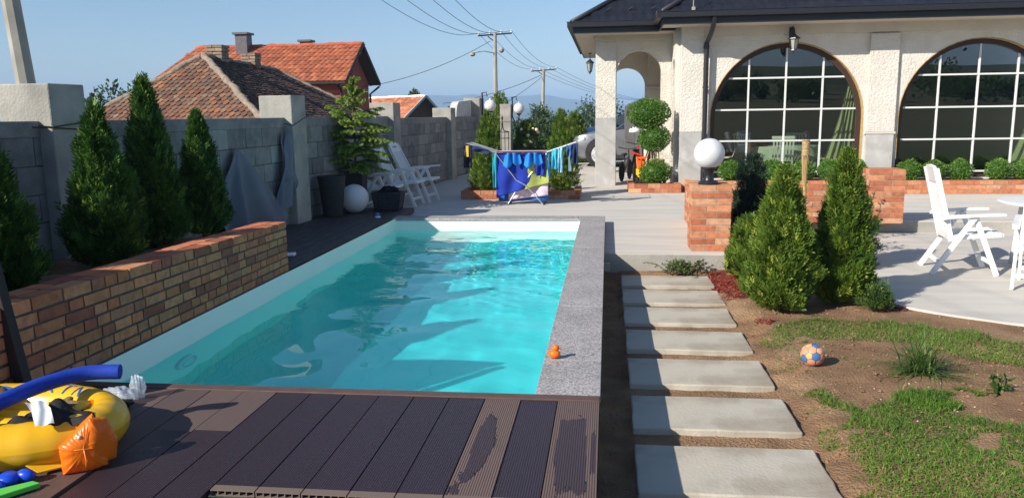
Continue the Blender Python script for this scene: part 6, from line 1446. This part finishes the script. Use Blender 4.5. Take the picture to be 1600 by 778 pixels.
cloth(-2.47, -2.33, yF-.015, .97, .55, mat('black_bikini', (.012, .013, .02), (.03, .03, .05), 12, .8), 'black bikini piece hanging from the outer end of the left wing of the rack', 'swimwear', 7, slant=-.03, wav=.03, name='black_bikini')
cloth(-2.38, -2.02, yF-.01, .955, .84, M['t_navy'], 'dark cloth rolled along the left wing of the rack', 'cloth', 8, slant=-.10, name='dark_cloth', zb2=.78)
mb = MB(); mb.grid(lambda u, v: (-2.425+.045*u, yF-.04, .93-.19*v), 4, 6); o = mb.build('yellow_tag', mat('yellow_cloth', (.65, .45, .05)), solid=.003); tag(o, 'small yellow strip hanging with the black bikini', 'cloth')
cloth(-.95, -.86, yF-.015, .84, .52, mat('cyan_cloth', (.02, .35, .62), (.05, .5, .7), 20, .8), 'cyan swimsuit strap hanging on the right wing, nearest the towels', 'swimwear', 9, name='cyan_swimsuit', slant=.03)
cloth(-.84, -.76, yF-.015, .87, .46, mat('cyan_stripe', (.03, .40, .66), (.45, .6, .65), 30, .8), 'cyan and white patterned swimsuit hanging in the middle of the right wing', 'swimwear', 10, name='patterned_swimsuit', slant=.03, wav=.03)
cloth(-.70, -.60, yF-.015, .92, .74, mat('denim_cloth', (.03, .09, .25), rough=.9), 'small denim blue cloth near the outer end of the right wing', 'cloth', 12, name='denim_cloth', slant=.02)
cloth(-.60, -.50, yF-.015, .955, .60, M['t_navy'], 'navy cloth hanging at the very end of the right wing', 'cloth', 13, name='navy_cloth', wav=.03)
cloth(-.66, -.62, yF+.02, .93, .48, mat('pale_stripe', (.2, .35, .4), rough=.9), 'thin pale striped cloth behind the navy one on the right wing', 'cloth', 14, name='striped_cloth')

# ================================================================ CARS
M['silver'] = mat('silver_paint', (.27, .28, .30), rough=.30, metal=.65); M['navy_paint'] = mat('dark_blue_paint', (.02, .045, .12), rough=.2, spec=.6)
M['carglass'] = mat('car_glass', (.03, .04, .05), rough=.05, spec=.9); M['tyre'] = mat('tyre_rubber', (.02, .02, .02), rough=.8); M['rim'] = mat('alloy_rim', (.6, .6, .62), rough=.35, metal=.2); M['trim'] = mat('black_plastic', (.03, .03, .032), rough=.6)
M['headlamp'] = mat('headlamp', (.6, .62, .65), rough=.1, spec=.8)
def suv(x, y, z, paint, lab, rz=0):
    """facing -X in local coordinates, nose at x=0"""
    t_ = thing('parked_car', lab, 'car', (0, 0, 0), 'cars parked behind the porch'); WO[t_.name] = (0, 0, 0)
    Lc, Wc = 4.7, .93
    xs = [0, .04, .12, .3, .6, 1.0, 1.3, 1.45, 1.9, 2.3, 3.0, 3.7, 4.2, 4.5, 4.65, 4.7]
    top = [.62, .78, .88, .95, 1.01, 1.07, 1.12, 1.22, 1.52, 1.66, 1.71, 1.68, 1.58, 1.30, 1.05, .9]
    belt = [.60, .76, .86, .925, .97, 1.02, 1.06, 1.08, 1.10, 1.12, 1.14, 1.17, 1.18, 1.14, 1.0, .85]
    wid = [.55, .72, .82, .89, .92, .93, .93, .93, .93, .93, .93, .93, .92, .88, .82, .76]
    bot = [.42, .32, .27, .25, .25, .25, .25, .25, .25, .25, .25, .25, .27, .32, .38, .45]
    sec = []
    for i in range(len(xs)):
        w_, b_, bl_, tp = wid[i], bot[i], belt[i], top[i]; cab = tp-bl_ > .12; wt = w_*(.74 if cab else .82)
        half = [(w_*.80, b_), (w_*.97, b_+.06), (w_, b_+(bl_-b_)*.45), (w_*.985, b_+(bl_-b_)*.8), (w_*.95, bl_), ((wt+.05) if cab else w_*.9, bl_+(tp-bl_)*.72), (wt*.9, tp-.015 if cab else bl_+(tp-bl_)*.9), (0, tp)]
        sec.append([(xs[i], -a, h) for a, h in half]+[(xs[i], a, h) for a, h in reversed(half[:-1])])
    m_ = len(sec[0]); body, glass = MB(), MB(); V_ = [p for s in sec for p in s]; fb_, fg = [], []
    for i in range(len(xs)-1):
        for k in range(m_-1):
            f = (i*m_+k, i*m_+k+1, (i+1)*m_+k+1, (i+1)*m_+k); side = k in (4, m_-2-4); cabin = xs[i] >= 1.45 and xs[i+1] <= 4.5
            ws = (6 <= i <= 8) and k in (5, 6, 7, 8); (fg if (side and cabin) or (xs[i] in (1.3, 1.45, 1.9) and k in (4, 5, 6, 7, 8, 9)) else fb_).append(f)
    fb_ += [tuple(range(m_)), tuple((len(xs)-1)*m_+k for k in range(m_-1, -1, -1))]; body.add(V_, fb_); glass.add(V_, fg)
    bo = body.build('body', paint, t_, smooth=True, angle=35, fixn=True); glass.build('windows', M['carglass'], t_, smooth=True, angle=30)
    for wx_ in (.86, 3.75):
        for sg in (-1, 1):
            mb = MB(); mb.lathe([(.44, 0), (.44, .02*1)], (wx_, sg*.935-.01, .42), 32, axis='y'); mb.build('wheel_arch', M['trim'], t_)
            mb = MB(); mb.lathe([(.24, -.10), (.34, -.11), (.37, -.08), (.375, 0), (.37, .08), (.34, .11), (.24, .10)], (wx_, sg*.87, .375), 36, axis='y'); wh = mb.build('wheel', M['tyre'], t_, smooth=True)
            mb = MB(); yy = sg*.965; mb.lathe([(.255, -.01), (.27, 0), (.255, .01)], (wx_, yy, .375), 32, axis='y')
            for k in range(10): a = 2*math.pi*k/10+(.12 if k % 2 else -.12); mb.bar((wx_+.04*math.cos(a), yy, .375+.04*math.sin(a)), (wx_+.26*math.cos(a+(.08 if k % 2 else -.08)), yy, .375+.26*math.sin(a)), .028, .02, up=(0, 1, 0))
            mb.lathe([(.05, -.015), (.05, .015)], (wx_, yy, .375), 12, axis='y'); mb.build('rim', M['rim'], wh)
    for sg in (-1, 1):
        mb = MB(); mb.prism([(.03, sg*.60, .70), (.16, sg*.80, .72), (.42, sg*.905, .80), (.40, sg*.90, .87), (.14, sg*.80, .83), (.05, sg*.62, .79)], (-.02, sg*.02, .01)); mb.build('headlight', M['headlamp'], t_, bevel=.006)
        mb = MB(); mb.ball((1.62, sg*1.02, 1.10), .10, 12, sx=.8, sy=.9, sz=.75); mb.build('mirror', paint, t_, smooth=True)
    mb = MB(); mb.box(-.012, .01, -.35, .35, .55, .68); mb.box(-.01, .03, -.5, .5, .33, .45); mb.build('grille', M['trim'], t_)
    mb = MB()
    for x_ in (1.62, 2.72, 3.72): 
        for sg in (-1, 1): mb.box(x_, x_+.008, sg*.931-.004, sg*.931+.004, .36, 1.05)
    for sg in (-1, 1): mb.box(.5, 4.3, sg*.93-.012, sg*.93+.012, .25, .36)
    mb.build('door_seams', M['trim'], t_)
    t_.location = (x, y, z); t_.rotation_euler = (0, 0, rz); return t_
suv(-1.02, 24.0, -.10, M['silver'], 'silver estate car nearest behind the porch column, its nose and front wheel showing', R(-3))
suv(-1.30, 27.6, -.05, M['navy_paint'], 'dark blue car beyond the silver one, only its bonnet and windscreen showing', R(-3))

# ================================================================ CHILDREN'S VEHICLES UNDER THE PORCH
M['red'] = mat('red_plastic', (.62, .03, .02), rough=.35); M['yel'] = mat('yellow_plastic', (.80, .50, .01), rough=.35); M['orangep'] = mat('orange_plastic', (.75, .14, .01), rough=.4)
def wheel(mb_t, mb_r, c, r, w_=.02, ax='y'):
    mb_t.lathe([(r-.02, -w_), (r, -w_*.6), (r, w_*.6), (r-.02, w_)], c, 24, axis=ax); mb_r.lathe([(.02, -w_*.7), (.02, w_*.7)], c, 10, axis=ax)
    for k in range(8):
        a = 2*math.pi*k/8; d = (math.cos(a), math.sin(a)); q = (c[0]+(r-.015)*d[0], c[1], c[2]+(r-.015)*d[1]) if ax == 'y' else (c[0], c[1]+(r-.015)*d[0], c[2]+(r-.015)*d[1]); mb_r.tube([c, q], .004, 4)
def kids_bike(x, y, s, fm, lab, rz):
    t_ = thing('childrens_bicycle', lab, 'bicycle', (0, 0, 0)); WO[t_.name] = (0, 0, 0)
    for wx_ in (-.33*s, .33*s): a, b = MB(), MB(); wheel(a, b, (wx_, 0, .20*s), .20*s); w_ = a.build('wheel', M['tyre'], t_); b.build('spokes', M['rim'], w_)
    mb = MB(); mb.tube([(-.33*s, 0, .2*s), (-.05*s, 0, .2*s), (-.12*s, 0, .5*s)], .014, 8); mb.tube([(-.05*s, 0, .2*s), (.24*s, 0, .46*s), (-.10*s, 0, .42*s)], .016, 8); mb.tube([(.33*s, 0, .2*s), (.22*s, 0, .60*s)], .015, 8); mb.build('frame', fm, t_)
    mb = MB(); mb.tube([(.18*s, -.2*s, .66*s), (.22*s, -.06*s, .62*s), (.22*s, .06*s, .62*s), (.18*s, .2*s, .66*s)], .012, 8); mb.build('handlebar', M['trim'], t_)
    mb = MB(); mb.ball((-.14*s, 0, .53*s), .07*s, 12, sx=1.5, sy=.9, sz=.4); mb.build('saddle', M['trim'], t_, smooth=True)
    t_.location = (x, y, -.1); t_.rotation_euler = (0, 0, rz); return t_
kids_bike(.42, 18.6, 1.15, M['trim'], 'black childrens bicycle parked under the porch just right of the column', R(75))
kids_bike(.66, 18.2, 1.35, M['red'], 'red childrens bicycle with yellow trim between the column and the topiary', R(82))
kids_bike(.86, 18.9, 1.7, M['trim'], 'taller black bicycle behind the red one under the porch', R(70))
hm_ = thing('white_helmet', 'white cycle helmet resting on top of the taller black bicycle', 'helmet', (.60, 18.7, 1.02)); mb = MB(); mb.lathe([(.13, .0), (.135, .04), (.11, .09), (.05, .125), (.001, .13)], (.62, 18.7, 1.0), 20); mb.build('shell', M['white'], hm_, smooth=True)
mb = MB()
for k in range(3): mb.box(.535+.06*k, .555+.06*k, 18.62, 18.78, 1.085, 1.135-.012*abs(k-1))
mb.build('vents', M['trim'], hm_)
tr_ = thing('toy_trike', 'low red and yellow toy tricycle beside the square planter', 'tricycle', (.72, 17.0, -.1))
for c in ((.62, 16.95, .0), (.80, 17.05, .0), (.70, 16.72, .03)):
    a, b = MB(), MB(); wheel(a, b, c, .10, .03, 'x'); w_ = a.build('wheel', M['tyre'], tr_); b.build('hub', M['yel'], w_)
mb = MB(); mb.prism([(.64, 16.8, .10), (.76, 16.8, .10), (.80, 17.1, .14), (.60, 17.1, .14)], (0, 0, .14)); mb.ball((.71, 16.78, .20), .09, 14, sy=.8); mb.build('body', M['yel'], tr_, bevel=.02)
mb = MB(); mb.prism([(.62, 17.0, .28), (.79, 17.0, .28), (.81, 17.12, .52), (.60, 17.12, .52)], (0, .04, 0)); mb.tube([(.60, 16.80, .52), (.70, 16.80, .50), (.82, 16.80, .54)], .022, 8); mb.build('seat', M['orangep'], tr_, bevel=.01)
mb = MB(); mb.tube([(.70, 16.72, .03), (.70, 16.78, .5)], .018, 8); mb.bar((.45, 16.9, .64), (.60, 16.9, .60), .05, .03); mb.bar((.60, 16.9, .60), (.72, 16.88, .56), .04, .03); mb.build('steering_post', M['red'], tr_)
sh = thing('grey_bin', 'flat grey panel shape standing behind the topiary', 'panel', (.5, 19.6, 0)); mb = MB(); mb.prism([(.40, 19.6, .0), (.66, 19.6, .0), (.66, 19.6, 1.62), (.50, 19.6, 1.68), (.40, 19.6, 1.60)], (0, .04, 0)); mb.build('board', mat('grey_panel', (.12, .12, .12)), sh, bevel=.01)
sf = thing('potted_figure', 'small pale clay pot behind the topiary stems', 'pot', (1.0, 16.6, -.1)); mb = MB(); mb.lathe([(.09, -.1), (.14, .2), (.16, .48), (.13, .5), (.12, .46), (.001, .45)], (1.02, 16.75, 0), 20); mb.build('body', mat('pale_clay', (.5, .36, .24), (.42, .3, .2), 6), sf, smooth=True)
